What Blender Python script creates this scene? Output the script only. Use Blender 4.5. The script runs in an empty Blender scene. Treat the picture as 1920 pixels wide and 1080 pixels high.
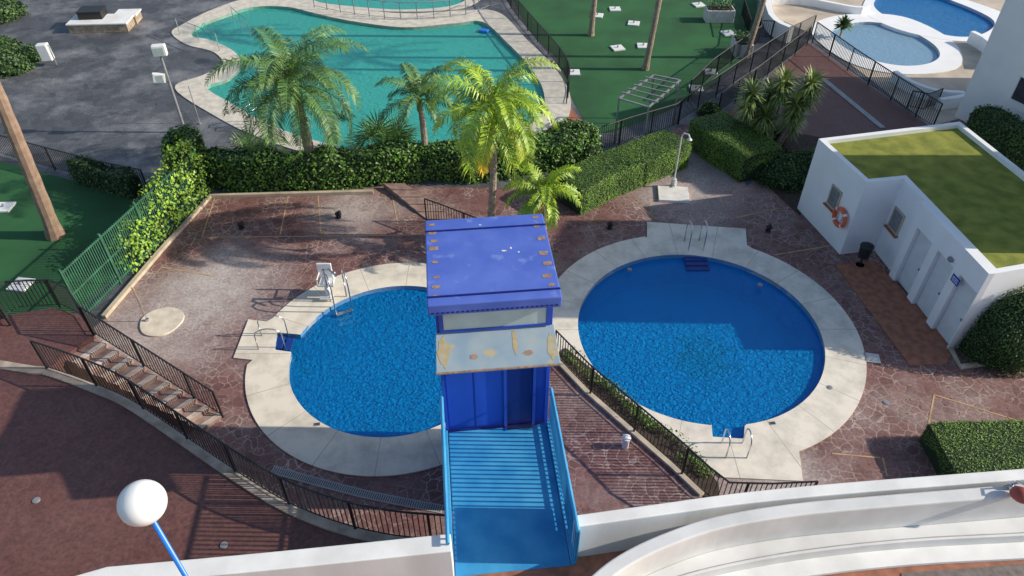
import bpy, bmesh, math, random
import numpy as np
from mathutils import Vector, Matrix
random.seed(7); rng=np.random.default_rng(7)
PITCH=math.radians(41); CP=math.cos(PITCH); SP=math.sin(PITCH); F=1371.0; H=15.0
# survey helper: where a sight line meets the level plane z
def G(px,py,z=0.0):
    a=(px-960)/F; b=(py-540)/F
    dx=a; dy=CP-b*SP; dz=-SP-b*CP
    t=(z-H)/dz
    return Vector((dx*t,dy*t,z))
def P(l,z=0.0): return [G(x,y,z) for x,y in l]
def hgt(base,py):
    v=(py-540)/F; d=base.y
    k=(v*d*CP+d*SP)/(CP-v*SP)
    return H-k
S=bpy.context.scene; COL=S.collection
ORI={}
# ---------------- materials
def N(nt,t,**k):
    n=nt.nodes.new(t)
    for a,b in k.items(): setattr(n,a,b)
    return n
def mat(name,col,rough=0.7,metal=0,var=0.15,scale=3.0,col2=None,bump=0.0,bscale=30,spec=0.5,island=False,streak=False,stain=None):
    m=bpy.data.materials.new(name); m.use_nodes=True; nt=m.node_tree
    b=nt.nodes['Principled BSDF']; b.inputs['Roughness'].default_value=rough; b.inputs['Metallic'].default_value=metal
    b.inputs['Specular IOR Level'].default_value=spec
    geo=N(nt,'ShaderNodeNewGeometry'); no=N(nt,'ShaderNodeTexNoise'); no.inputs['Scale'].default_value=scale; no.inputs['Detail'].default_value=6
    if streak:
        mp=N(nt,'ShaderNodeMapping'); mp.inputs['Scale'].default_value=(1,1,0.12)
        nt.links.new(geo.outputs['Position'],mp.inputs['Vector']); nt.links.new(mp.outputs[0],no.inputs['Vector'])
    else: nt.links.new(geo.outputs['Position'],no.inputs['Vector'])
    r=N(nt,'ShaderNodeValToRGB')
    c=Vector(col); c2=Vector(col2) if col2 else c*(1+var)
    c1=c*(1-var) if not col2 else c
    r.color_ramp.elements[0].position=0.35; r.color_ramp.elements[1].position=0.65
    r.color_ramp.elements[0].color=(*c1,1); r.color_ramp.elements[1].color=(*c2,1)
    if island:
        nt.links.new(geo.outputs['Random Per Island'],r.inputs['Fac'])
        r.color_ramp.elements[0].position=0.0; r.color_ramp.elements[1].position=1.0
        m2=N(nt,'ShaderNodeMix',data_type='RGBA',blend_type='MULTIPLY'); m2.inputs[0].default_value=0.8
        r2=N(nt,'ShaderNodeValToRGB'); r2.color_ramp.elements[0].color=(.5,.55,.5,1); r2.color_ramp.elements[1].color=(1.25,1.2,1.1,1)
        r2.color_ramp.elements[0].position=.35; r2.color_ramp.elements[1].position=.65
        nt.links.new(no.outputs['Fac'],r2.inputs['Fac']); nt.links.new(r.outputs[0],m2.inputs[6]); nt.links.new(r2.outputs[0],m2.inputs[7])
        nt.links.new(m2.outputs[2],b.inputs['Base Color'])
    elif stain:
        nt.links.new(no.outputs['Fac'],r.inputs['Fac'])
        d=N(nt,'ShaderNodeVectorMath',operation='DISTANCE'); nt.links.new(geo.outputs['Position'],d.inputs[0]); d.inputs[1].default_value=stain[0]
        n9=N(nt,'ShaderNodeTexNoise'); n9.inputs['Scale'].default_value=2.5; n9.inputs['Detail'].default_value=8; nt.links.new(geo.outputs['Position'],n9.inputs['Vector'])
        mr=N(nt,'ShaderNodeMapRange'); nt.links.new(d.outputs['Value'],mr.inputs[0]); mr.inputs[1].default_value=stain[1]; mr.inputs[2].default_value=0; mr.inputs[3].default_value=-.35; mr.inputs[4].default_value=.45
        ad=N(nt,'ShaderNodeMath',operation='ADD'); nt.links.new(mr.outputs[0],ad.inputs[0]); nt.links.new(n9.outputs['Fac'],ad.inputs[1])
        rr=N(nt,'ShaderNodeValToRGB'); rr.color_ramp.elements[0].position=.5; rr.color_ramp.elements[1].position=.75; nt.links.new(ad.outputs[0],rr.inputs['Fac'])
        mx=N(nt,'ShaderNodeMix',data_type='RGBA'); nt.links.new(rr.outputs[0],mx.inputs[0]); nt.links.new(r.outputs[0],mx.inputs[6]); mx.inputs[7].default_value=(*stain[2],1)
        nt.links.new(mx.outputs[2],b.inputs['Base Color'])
    else:
        nt.links.new(no.outputs['Fac'],r.inputs['Fac']); nt.links.new(r.outputs[0],b.inputs['Base Color'])
    if bump>0:
        n2=N(nt,'ShaderNodeTexNoise'); n2.inputs['Scale'].default_value=bscale; n2.inputs['Detail'].default_value=4
        nt.links.new(geo.outputs['Position'],n2.inputs['Vector'])
        bp=N(nt,'ShaderNodeBump'); bp.inputs['Strength'].default_value=bump; bp.inputs['Distance'].default_value=0.02
        nt.links.new(n2.outputs['Fac'],bp.inputs['Height']); nt.links.new(bp.outputs[0],b.inputs['Normal'])
    return m
def paving(name,c1,c2,joint,scale,jw,worn,spots=(),wornamt=0.5,jmin=.12,jmax=.8):
    m=bpy.data.materials.new(name); m.use_nodes=True; nt=m.node_tree; L=nt.links.new
    b=nt.nodes['Principled BSDF']; geo=N(nt,'ShaderNodeNewGeometry')
    wn=N(nt,'ShaderNodeTexNoise'); wn.inputs['Scale'].default_value=scale*1.3; wn.inputs['Detail'].default_value=3
    L(geo.outputs['Position'],wn.inputs['Vector'])
    mx=N(nt,'ShaderNodeMix',data_type='RGBA',blend_type='LINEAR_LIGHT'); mx.inputs[0].default_value=0.12/scale*2
    L(geo.outputs['Position'],mx.inputs[6]); L(wn.outputs['Color'],mx.inputs[7])
    v=N(nt,'ShaderNodeTexVoronoi',feature='DISTANCE_TO_EDGE'); v.inputs['Scale'].default_value=scale; L(mx.outputs[2],v.inputs['Vector'])
    v2=N(nt,'ShaderNodeTexVoronoi'); v2.inputs['Scale'].default_value=scale; L(mx.outputs[2],v2.inputs['Vector'])
    sep=N(nt,'ShaderNodeSeparateColor'); L(v2.outputs['Color'],sep.inputs[0])
    cm=N(nt,'ShaderNodeMix',data_type='RGBA'); cm.inputs[6].default_value=(*c1,1); cm.inputs[7].default_value=(*c2,1); L(sep.outputs[0],cm.inputs[0])
    n3=N(nt,'ShaderNodeTexNoise'); n3.inputs['Scale'].default_value=.45; n3.inputs['Detail'].default_value=8; n3.inputs['Roughness'].default_value=.65; L(geo.outputs['Position'],n3.inputs['Vector'])
    r3=N(nt,'ShaderNodeValToRGB'); r3.color_ramp.elements[0].position=.48; r3.color_ramp.elements[1].position=.75; L(n3.outputs['Fac'],r3.inputs['Fac'])
    val=N(nt,'ShaderNodeMath',operation='MULTIPLY'); L(r3.outputs[0],val.inputs[0]); val.inputs[1].default_value=wornamt
    last=val.outputs[0]
    n5=N(nt,'ShaderNodeTexNoise'); n5.inputs['Scale'].default_value=2.2; n5.inputs['Detail'].default_value=8; n5.inputs['Roughness'].default_value=.7; L(geo.outputs['Position'],n5.inputs['Vector'])
    for (c,rad) in spots:
        d=N(nt,'ShaderNodeVectorMath',operation='DISTANCE'); L(geo.outputs['Position'],d.inputs[0]); d.inputs[1].default_value=c
        mr=N(nt,'ShaderNodeMapRange'); L(d.outputs['Value'],mr.inputs[0]); mr.inputs[1].default_value=rad; mr.inputs[2].default_value=rad*.2; mr.inputs[3].default_value=0; mr.inputs[4].default_value=1.3
        mu=N(nt,'ShaderNodeMath',operation='MULTIPLY'); L(mr.outputs[0],mu.inputs[0]); L(n5.outputs['Fac'],mu.inputs[1])
        ad=N(nt,'ShaderNodeMath',operation='ADD',use_clamp=True); L(last,ad.inputs[0]); L(mu.outputs[0],ad.inputs[1]); last=ad.outputs[0]
    wm=N(nt,'ShaderNodeMix',data_type='RGBA'); L(last,wm.inputs[0]); L(cm.outputs[2],wm.inputs[6]); wm.inputs[7].default_value=(*worn,1)
    jr=N(nt,'ShaderNodeValToRGB'); jr.color_ramp.elements[0].position=jw*.35; jr.color_ramp.elements[1].position=jw
    jr.color_ramp.elements[0].color=(1,1,1,1); jr.color_ramp.elements[1].color=(0,0,0,1); L(v.outputs['Distance'],jr.inputs['Fac'])
    n4=N(nt,'ShaderNodeTexNoise'); n4.inputs['Scale'].default_value=.8; n4.inputs['Detail'].default_value=6; L(geo.outputs['Position'],n4.inputs['Vector'])
    mr=N(nt,'ShaderNodeMapRange'); L(n4.outputs['Fac'],mr.inputs[0]); mr.inputs[1].default_value=.38; mr.inputs[2].default_value=.66; mr.inputs[3].default_value=jmin; mr.inputs[4].default_value=jmax
    jm=N(nt,'ShaderNodeMath',operation='MULTIPLY'); L(jr.outputs[0],jm.inputs[0]); L(mr.outputs[0],jm.inputs[1])
    fm=N(nt,'ShaderNodeMix',data_type='RGBA'); L(jm.outputs[0],fm.inputs[0]); L(wm.outputs[2],fm.inputs[6]); fm.inputs[7].default_value=(*joint,1)
    # fine grime
    n6=N(nt,'ShaderNodeTexNoise'); n6.inputs['Scale'].default_value=14; n6.inputs['Detail'].default_value=5; L(geo.outputs['Position'],n6.inputs['Vector'])
    mg=N(nt,'ShaderNodeMapRange'); L(n6.outputs['Fac'],mg.inputs[0]); mg.inputs[1].default_value=.3; mg.inputs[2].default_value=.7; mg.inputs[3].default_value=.72; mg.inputs[4].default_value=1.25
    gm=N(nt,'ShaderNodeVectorMath',operation='SCALE'); L(fm.outputs[2],gm.inputs[0]); L(mg.outputs[0],gm.inputs['Scale'])
    L(gm.outputs[0],b.inputs['Base Color']); b.inputs['Roughness'].default_value=.6
    bp=N(nt,'ShaderNodeBump'); bp.inputs['Strength'].default_value=.3; bp.inputs['Distance'].default_value=.015
    L(v.outputs['Distance'],bp.inputs['Height']); L(bp.outputs[0],b.inputs['Normal'])
    return m
def coping_mat(name,c,n,col,joint):
    m=bpy.data.materials.new(name); m.use_nodes=True; nt=m.node_tree; L=nt.links.new
    b=nt.nodes['Principled BSDF']; geo=N(nt,'ShaderNodeNewGeometry')
    sx=N(nt,'ShaderNodeVectorMath',operation='SUBTRACT'); L(geo.outputs['Position'],sx.inputs[0]); sx.inputs[1].default_value=c
    sp=N(nt,'ShaderNodeSeparateXYZ'); L(sx.outputs[0],sp.inputs[0])
    at=N(nt,'ShaderNodeMath',operation='ARCTAN2'); L(sp.outputs[1],at.inputs[0]); L(sp.outputs[0],at.inputs[1])
    mu=N(nt,'ShaderNodeMath',operation='MULTIPLY'); L(at.outputs[0],mu.inputs[0]); mu.inputs[1].default_value=n/(2*math.pi)
    fr=N(nt,'ShaderNodeMath',operation='FRACT'); L(mu.outputs[0],fr.inputs[0])
    lt=N(nt,'ShaderNodeMath',operation='LESS_THAN'); L(fr.outputs[0],lt.inputs[0]); lt.inputs[1].default_value=.013
    no=N(nt,'ShaderNodeTexNoise'); no.inputs['Scale'].default_value=1.3; no.inputs['Detail'].default_value=9; no.inputs['Roughness'].default_value=.65; L(geo.outputs['Position'],no.inputs['Vector'])
    r=N(nt,'ShaderNodeValToRGB'); c0=Vector(col); r.color_ramp.elements[0].color=(*(c0*.74),1); r.color_ramp.elements[1].color=(*(c0*1.08),1)
    r.color_ramp.elements[0].position=.33; r.color_ramp.elements[1].position=.58; L(no.outputs['Fac'],r.inputs['Fac'])
    fm=N(nt,'ShaderNodeMix',data_type='RGBA'); L(lt.outputs[0],fm.inputs[0]); L(r.outputs[0],fm.inputs[6]); fm.inputs[7].default_value=(*joint,1)
    L(fm.outputs[2],b.inputs['Base Color']); b.inputs['Roughness'].default_value=.75
    return m
def water_mat(name,dcol,tint,mixd=.45,bscale=5.0,bstr=1.0,bdist=.1):
    m=bpy.data.materials.new(name); m.use_nodes=True; nt=m.node_tree; L=nt.links.new
    nt.nodes.remove(nt.nodes['Principled BSDF']); out=nt.nodes['Material Output']
    geo=N(nt,'ShaderNodeNewGeometry')
    mp=N(nt,'ShaderNodeMapping'); mp.inputs['Scale'].default_value=(1,1.7,1); mp.inputs['Rotation'].default_value=(0,0,.5); L(geo.outputs['Position'],mp.inputs[0])
    no=N(nt,'ShaderNodeTexNoise'); no.inputs['Scale'].default_value=bscale; no.inputs['Detail'].default_value=2; no.inputs['Distortion'].default_value=1.2; L(mp.outputs[0],no.inputs['Vector'])
    bp=N(nt,'ShaderNodeBump'); bp.inputs['Strength'].default_value=bstr; bp.inputs['Distance'].default_value=bdist; L(no.outputs['Fac'],bp.inputs['Height'])
    bg=N(nt,'ShaderNodeBump'); bg.inputs['Strength'].default_value=bstr; bg.inputs['Distance'].default_value=bdist*.12; L(no.outputs['Fac'],bg.inputs['Height'])
    d=N(nt,'ShaderNodeBsdfDiffuse'); d.inputs[0].default_value=(*dcol,1); L(bp.outputs[0],d.inputs['Normal'])
    t=N(nt,'ShaderNodeBsdfTransparent'); t.inputs[0].default_value=(*tint,1)
    m1=N(nt,'ShaderNodeMixShader'); m1.inputs[0].default_value=mixd; L(t.outputs[0],m1.inputs[1]); L(d.outputs[0],m1.inputs[2])
    g=N(nt,'ShaderNodeBsdfGlossy'); g.inputs['Roughness'].default_value=.05; L(bg.outputs[0],g.inputs['Normal'])
    fr=N(nt,'ShaderNodeFresnel'); fr.inputs[0].default_value=1.33; L(bg.outputs[0],fr.inputs['Normal'])
    m2=N(nt,'ShaderNodeMixShader'); L(fr.outputs[0],m2.inputs[0]); L(m1.outputs[0],m2.inputs[1]); L(g.outputs[0],m2.inputs[2])
    L(m2.outputs[0],out.inputs[0]); return m
# ---------------- mesh builder
class MB:
    def __init__(s): s.v=[]; s.f=[]; s.m=[]
    def add(s,vs,fs,mi=0):
        o=len(s.v); s.v+= [tuple(x) for x in vs]; s.f+=[tuple(i+o for i in f) for f in fs]; s.m+=[mi]*len(fs); return s
    def box(s,c,sz,ax=(1,0,0),ay=None,mi=0):
        ax=Vector(ax).normalized(); ay=Vector(ay).normalized() if ay else Vector((-ax.y,ax.x,0)).normalized(); az=ax.cross(ay)
        c=Vector(c); vs=[c+ax*sz[0]*.5*i+ay*sz[1]*.5*j+az*sz[2]*.5*k for k in(-1,1) for j in(-1,1) for i in(-1,1)]
        return s.add(vs,[(0,2,3,1),(4,5,7,6),(0,1,5,4),(2,6,7,3),(0,4,6,2),(1,3,7,5)],mi)
    def cyl(s,p0,p1,r0,r1=None,n=10,mi=0,caps=True):
        r1=r0 if r1 is None else r1; return s.tube([p0,p1],[r0,r1],n,mi,caps)
    def tube(s,pts,r,n=8,mi=0,caps=True,closed=False):
        pts=[Vector(p) for p in pts]; k=len(pts)
        if not isinstance(r,(list,tuple)): r=[r]*k
        vs=[]; up=None
        for i,p in enumerate(pts):
            if closed: d=pts[(i+1)%k]-pts[i-1]
            else: d=pts[min(i+1,k-1)]-pts[max(i-1,0)]
            d.normalize()
            if up is None: up=Vector((0,0,1)) if abs(d.z)<.9 else Vector((1,0,0))
            a=d.cross(up).normalized(); b=a.cross(d).normalized(); up=b
            for j in range(n):
                t=2*math.pi*j/n; vs.append(p+a*math.cos(t)*r[i]+b*math.sin(t)*r[i])
        fs=[]
        for i in range(k if closed else k-1):
            i2=(i+1)%k
            for j in range(n): fs.append((i*n+j,i*n+(j+1)%n,i2*n+(j+1)%n,i2*n+j))
        if caps and not closed: fs.append(tuple(range(n-1,-1,-1))); fs.append(tuple((k-1)*n+j for j in range(n)))
        return s.add(vs,fs,mi)
    def prism(s,poly,z0,z1,mi=0):
        n=len(poly); vs=[(p[0],p[1],z0) for p in poly]+[(p[0],p[1],z1) for p in poly]
        return s.add(vs,[tuple(range(n-1,-1,-1)),tuple(range(n,2*n))]+[(i,(i+1)%n,n+(i+1)%n,n+i) for i in range(n)],mi)
    def strip(s,path,w,z0,z1,side=0.0,mi=0):
        L,R=offs(path,w*(side+1)/2),offs(path,w*(side-1)/2)
        n=len(path); vs=[]
        for i in range(n):
            a,b=L[i],R[i]; vs+=[(a.x,a.y,z0),(b.x,b.y,z0),(b.x,b.y,z1),(a.x,a.y,z1)]
        fs=[]
        for i in range(n-1):
            o=i*4; q=o+4
            for j in range(4): fs.append((o+j,o+(j+1)%4,q+(j+1)%4,q+j))
        fs+=[(3,2,1,0),tuple((n-1)*4+j for j in range(4))]
        return s.add(vs,fs,mi)
    def build(s,name,mats,parent=None,smooth=False,bevel=0,fixn=True):
        me=bpy.data.meshes.new(name); o=ORI.get(parent.name,Vector()) if parent else Vector()
        me.from_pydata([(v[0]-o.x,v[1]-o.y,v[2]-o.z) for v in s.v],[],s.f)
        if not isinstance(mats,(list,tuple)): mats=[mats]
        for m in mats: me.materials.append(m)
        me.polygons.foreach_set('material_index',s.m)
        if smooth: me.polygons.foreach_set('use_smooth',[True]*len(s.f))
        if fixn and len(s.f)<20000:
            bm=bmesh.new(); bm.from_mesh(me); bmesh.ops.recalc_face_normals(bm,faces=bm.faces); bm.to_mesh(me); bm.free()
        me.update()
        ob=bpy.data.objects.new(name,me); COL.objects.link(ob)
        if parent: ob.parent=parent
        if bevel:
            b=ob.modifiers.new('b','BEVEL'); b.width=bevel; b.segments=2; b.limit_method='ANGLE'
        return ob
def offs(path,d):
    path=[Vector((p[0],p[1],0)) for p in path]; out=[]; n=len(path)
    for i in range(n):
        t=(path[min(i+1,n-1)]-path[max(i-1,0)]).normalized(); nn=Vector((-t.y,t.x,0)); out.append(path[i]+nn*d)
    return out
def reg(o,label,cat=None,group=None,kind=None):
    if label: o['label']=label
    if cat: o['category']=cat
    if group: o['group']=group
    if kind: o['kind']=kind
    return o
def root(name,loc,label,cat,group=None):
    e=bpy.data.objects.new(name,None); e.empty_display_size=.3; e.location=loc; COL.objects.link(e); ORI[e.name]=Vector(loc)
    return reg(e,label,cat,group)
def spline(pts,closed=True,seg=6):
    pts=[Vector(p) for p in pts]; n=len(pts); out=[]
    rngn=n if closed else n-1
    for i in range(rngn):
        if closed: a,b,c,d=pts[i-1],pts[i],pts[(i+1)%n],pts[(i+2)%n]
        else: a,b,c,d=pts[max(i-1,0)],pts[i],pts[i+1],pts[min(i+2,n-1)]
        for k in range(seg):
            t=k/seg; out.append(.5*((2*b)+(c-a)*t+(2*a-5*b+4*c-d)*t*t+(-a+3*b-3*c+d)*t**3))
    if not closed: out.append(pts[-1])
    return out
def fillmesh(name,outer,holes,z,m,parent=None,skirt=0,smooth=False):
    bm=bmesh.new(); o=ORI.get(parent.name,Vector()) if parent else Vector()
    es=[]
    for li,loop in enumerate([outer]+list(holes)):
        vs=[bm.verts.new((p[0]-o.x,p[1]-o.y,z-o.z)) for p in loop]
        le=[bm.edges.new((vs[i],vs[(i+1)%len(vs)])) for i in range(len(vs))]; es+=le
    r=bmesh.ops.triangle_fill(bm,use_beauty=True,use_dissolve=False,edges=es)
    for f in bm.faces:
        f.normal_update()
        if f.normal.z<0: f.normal_flip()
    if skirt>0:
        be=[e for e in bm.edges if e.is_boundary]
        ex=bmesh.ops.extrude_edge_only(bm,edges=be)
        for v in [g for g in ex['geom'] if isinstance(g,bmesh.types.BMVert)]: v.co.z-=skirt
        bmesh.ops.recalc_face_normals(bm,faces=bm.faces)
    me=bpy.data.meshes.new(name); bm.to_mesh(me); bm.free(); me.materials.append(m)
    ob=bpy.data.objects.new(name,me); COL.objects.link(ob)
    if parent: ob.parent=parent
    return ob
def circ(c,r,n=96,ins=()):
    pts=[Vector((c.x+r*math.cos(2*math.pi*i/n),c.y+r*math.sin(2*math.pi*i/n),0)) for i in range(n)]
    ang=lambda p:math.atan2(p[1]-c.y,p[0]-c.x)%(2*math.pi)
    for I in ins:
        a0,a1=ang(I[0]),ang(I[-1])
        keep=[p for p in pts if not (a0<=ang(p)<=a1)]
        idx=0
        for i,p in enumerate(keep):
            if ang(p)<a0: idx=i+1
        pts=keep[:idx]+[Vector((q[0],q[1],0)) for q in I]+keep[idx:]
    return pts
# ---------------- foliage
def leafquads(mb,pts,nrm,size,mi=0,aspect=.7,jit=.9):
    n=len(pts); pts=np.asarray(pts); nrm=np.asarray(nrm)
    nn=nrm+rng.normal(0,jit*.6,(n,3)); nn/=np.linalg.norm(nn,axis=1)[:,None]+1e-9
    r=rng.normal(size=(n,3)); a=np.cross(nn,r); a/=np.linalg.norm(a,axis=1)[:,None]+1e-9; b=np.cross(nn,a)
    s=size*rng.uniform(.6,1.25,(n,1)); a=a*s*.5; b=b*s*.5*aspect
    vs=np.stack([pts-a,pts-b*.9+a*.1,pts+a,pts+b*.9+a*.1],axis=1).reshape(-1,3)
    o=len(mb.v); mb.v+=list(map(tuple,vs.tolist())); mb.f+=[(o+4*i,o+4*i+1,o+4*i+2,o+4*i+3) for i in range(n)]; mb.m+=[mi]*n
def wob(x,y,s=1.0):
    return math.sin(x*2.1*s+1.3)*.4+math.sin(y*3.3*s+x*1.7*s)*.35+math.sin((x+y)*5.1*s)*.25
def hedge(name,path,w,h,mats,label,cat='hedge',leaf=.09,dens=330,amp=.08,z0=0,group=None,hvar=None,box=False,loose=1.0,core_k=None):
    path=[Vector((p[0],p[1],0)) for p in path]
    q=[path[0]]
    for a,b in zip(path[:-1],path[1:]):
        k=max(1,int((b-a).length/.25))
        for i in range(1,k+1): q.append(a.lerp(b,i/k))
    path=q; n=len(path); mb=MB()
    prof=[(-.5,0),(-.5,.55),(-.47,.88),(-.38,1),(0,1.02),(.38,1),(.47,.88),(.5,.55),(.5,0)]
    if box: prof=[(-.5,0),(-.5,.5),(-.5,.95),(-.46,1),(0,1.0),(.46,1),(.5,.95),(.5,.5),(.5,0)]
    rows=[]
    for i,p in enumerate(path):
        t=(path[min(i+1,n-1)]-path[max(i-1,0)]).normalized(); nn=Vector((-t.y,t.x,0))
        e=1.0
        if i==0 or i==n-1: e=.94 if box else .72
        hh=h*(hvar(i/(n-1)) if hvar else 1)
        row=[]
        for (u,vv) in prof:
            k=1+amp*wob(p.x+u*3,p.y+vv*3)
            row.append(p+nn*(u*w*e*k)+Vector((0,0,z0+vv*hh*(1+amp*.8*wob(p.x*1.3,p.y+u*2))*(e**.4))))
        rows.append(row)
    k=len(prof); core=[]; ck=core_k or (.95 if box else .9)
    c=[sum(r,Vector())/k for r in rows]
    for i in range(n):
        for v in rows[i]: core.append(c[i]+(v-c[i])*ck)
    fs=[(i*k+j,i*k+j+1,(i+1)*k+j+1,(i+1)*k+j) for i in range(n-1) for j in range(k-1)]
    fs+=[tuple(range(k)),tuple((n-1)*k+j for j in range(k))]
    mb.add(core,fs,0)
    pts=[];nr=[]
    quads=[(rows[i][j],rows[i][j+1],rows[i+1][j+1],rows[i+1][j],c[i]) for i in range(n-1) for j in range(k-1)]
    for e,ci in ((rows[0],c[0]),(rows[-1],c[-1])):
        for j in range(k-1): quads.append((e[j],e[j+1],ci,ci,ci+(c[1]-c[0])*(3 if e is rows[0] else -3)))
    for a,b,d,e,cc in quads:
        A=((b-a).cross(d-a)).length*.5+((d-a).cross(e-a)).length*.5
        m=rng.poisson(A*dens); 
        nn=(b-a).cross(e-a if (e-a).length>1e-4 else d-a)
        if nn.length<1e-8: continue
        nn.normalize()
        mid=(a+b+d+e)/4
        if nn.dot(mid-cc)<0: nn=-nn
        for _ in range(m):
            u,v=random.random(),random.random(); p=(a*(1-u)+b*u)*(1-v)+(e*(1-u)+d*u)*v
            pts.append(p+nn*(random.uniform(-.03,.02) if box else random.uniform(-.08,.05)*loose+ (abs(random.gauss(0,.12)) if loose>1 else 0))); nr.append(nn+Vector((0,0,.3)))
    leafquads(mb,pts,nr,leaf,1,jit=.55 if box else .9)
    o=mb.build(name,mats,fixn=False); return reg(o,label,cat,group)
def shrub(name,c,rx,ry,h,mats,label,cat='bush',leaf=.07,dens=420,power=.6,group=None):
    mb=MB(); pts=[];nr=[]
    nu,nv=28,12; g=[]
    def sp(a,t):
        r=math.sin(math.pi*.5*(1-t)**power) if t<1 else 0
        k=1+.10*wob(math.cos(a)*2+c.x,math.sin(a)*2+t*3)+.05*math.sin(a*7+t*9)
        return Vector((c.x+math.cos(a)*rx*r*k,c.y+math.sin(a)*ry*r*k,c.z+t*h*(1+.05*wob(a,t))))
    for j in range(nv+1):
        for i in range(nu): g.append(sp(2*math.pi*i/nu,j/nv))
    cc=Vector((c.x,c.y,c.z+h*.4))
    mb.add([cc+(v-cc)*.88 for v in g],[(j*nu+i,j*nu+(i+1)%nu,(j+1)*nu+(i+1)%nu,(j+1)*nu+i) for j in range(nv) for i in range(nu)],0)
    for j in range(nv):
        for i in range(nu):
            a,b,d,e=g[j*nu+i],g[j*nu+(i+1)%nu],g[(j+1)*nu+(i+1)%nu],g[(j+1)*nu+i]
            A=((b-a).cross(d-a)).length*.5+((d-a).cross(e-a)).length*.5; m=rng.poisson(A*dens)
            mid=(a+b+d+e)/4; nn=(mid-cc).normalized()
            for _ in range(m):
                u,v=random.random(),random.random(); p=(a*(1-u)+b*u)*(1-v)+(e*(1-u)+d*u)*v
                pts.append(p+nn*random.uniform(-.1,.08)); nr.append(nn)
    leafquads(mb,pts,nr,leaf,1)
    o=mb.build(name,mats,fixn=False); return reg(o,label,cat,group)
def frond(mb,c,az,e0,L,droop,lw=.038,ll=.5,npair=42,mi=0,plume=True):
    n=14; d=Vector((math.cos(az),math.sin(az),0)); side=Vector((-d.y,d.x,0))
    pts=[Vector(c)]; dirs=[]; tw=random.uniform(-.3,.3)
    for i in range(n):
        s=i/n; e=e0-droop*(s**1.2); dv=(d*math.cos(e)+Vector((0,0,1))*math.sin(e)+side*tw*s).normalized(); dirs.append(dv); pts.append(pts[-1]+dv*L/n)
    dirs.append(dirs[-1])
    mb.tube(pts,[.028*(1-i/n*.85) for i in range(n+1)],4,mi,caps=False)
    for k in range(npair):
        s=.1+.9*(k+.5)/npair; x=s*n; i=min(int(x),n-1); t=x-i; p=pts[i].lerp(pts[i+1],t); dv=dirs[i]
        sd=dv.cross(Vector((0,0,1))); 
        if sd.length<.1: sd=side.copy()
        sd.normalize(); upv=sd.cross(dv)
        l=ll*(math.sin(math.pi*min(1,.15+.8*s))**.6)*random.uniform(.8,1.1)
        for sg in(-1,1):
            lift=random.uniform(-.1,.45) if plume else random.uniform(.0,.15)
            a=(sd*sg*.85+dv*.55+upv*lift).normalized()
            m1=p+a*l*.5; tip=m1+(a+Vector((0,0,-.75-random.random()*.5))).normalized()*l*.55
            wv=dv*lw*.5
            o=len(mb.v); mb.v+=[tuple(p-wv*.6),tuple(p+wv*.6),tuple(m1+wv),tuple(m1-wv),tuple(tip)]
            mb.f+=[(o,o+1,o+2,o+3),(o+3,o+2,o+4)]; mb.m+=[mi]*2
def palm(name,base,h,L,nf,fm,tm,label,dead=None,ndead=0,top=None,r0=.14,r1=.09,ll=.5,npair=42,group=None,droop=1.9,low=-.35,cat='palm tree',dl=.95):
    R=root(name,base,label,cat,group); top=top or Vector((base.x+.1,base.y,base.z+h))
    mb=MB(); n=22; pts=[];rr=[]
    for i in range(n+1):
        t=i/n; p=base.lerp(top,t)+Vector((math.sin(t*3)*.06,0,0)); pts.append(p); rr.append((r0*(1-t)+r1*t)*(1.35 if i==0 else 1)*(1+.07*(i%2)))
    mb.tube(pts,rr,10); mb.build('trunk',tm,R,smooth=False)
    mb=MB(); mb.tube([top-Vector((0,0,.35)),top,top+Vector((0,0,.5))],[r1*1.25,r1*1.3,.03],8)
    for i in range(nf):
        az=i*2.39996+random.uniform(-.2,.2); t=i/nf; e0=1.35*(1-t)+low*t+random.uniform(-.1,.1)
        frond(mb,top+Vector((0,0,.2-.2*t)),az,e0,L*random.uniform(.85,1.08),droop*random.uniform(.8,1.15),ll=ll,npair=npair)
    for i in range(ndead):
        frond(mb,top-Vector((0,0,.1)),i*2.1+4.2,-.6,L*dl,1.1,ll=ll*.8,mi=1,npair=npair)
    mb.build('crown',[fm,dead or fm],R,fixn=False); return R
def rosette(mb,c,n,l,w,emin=-.3,emax=1.4,mi=0):
    for i in range(n):
        az=random.uniform(0,2*math.pi); e=random.uniform(emin,emax); d=Vector((math.cos(az)*math.cos(e),math.sin(az)*math.cos(e),math.sin(e)))
        s=Vector((-math.sin(az),math.cos(az),0))*w*.5; ll=l*random.uniform(.75,1.1); m=c+d*ll*.55; t=m+(d+Vector((0,0,-.35))).normalized()*ll*.45
        mb.add([c-s*.5,c+s*.5,m+s,m-s,t],[(0,1,2,3),(3,2,4)],mi)
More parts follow.
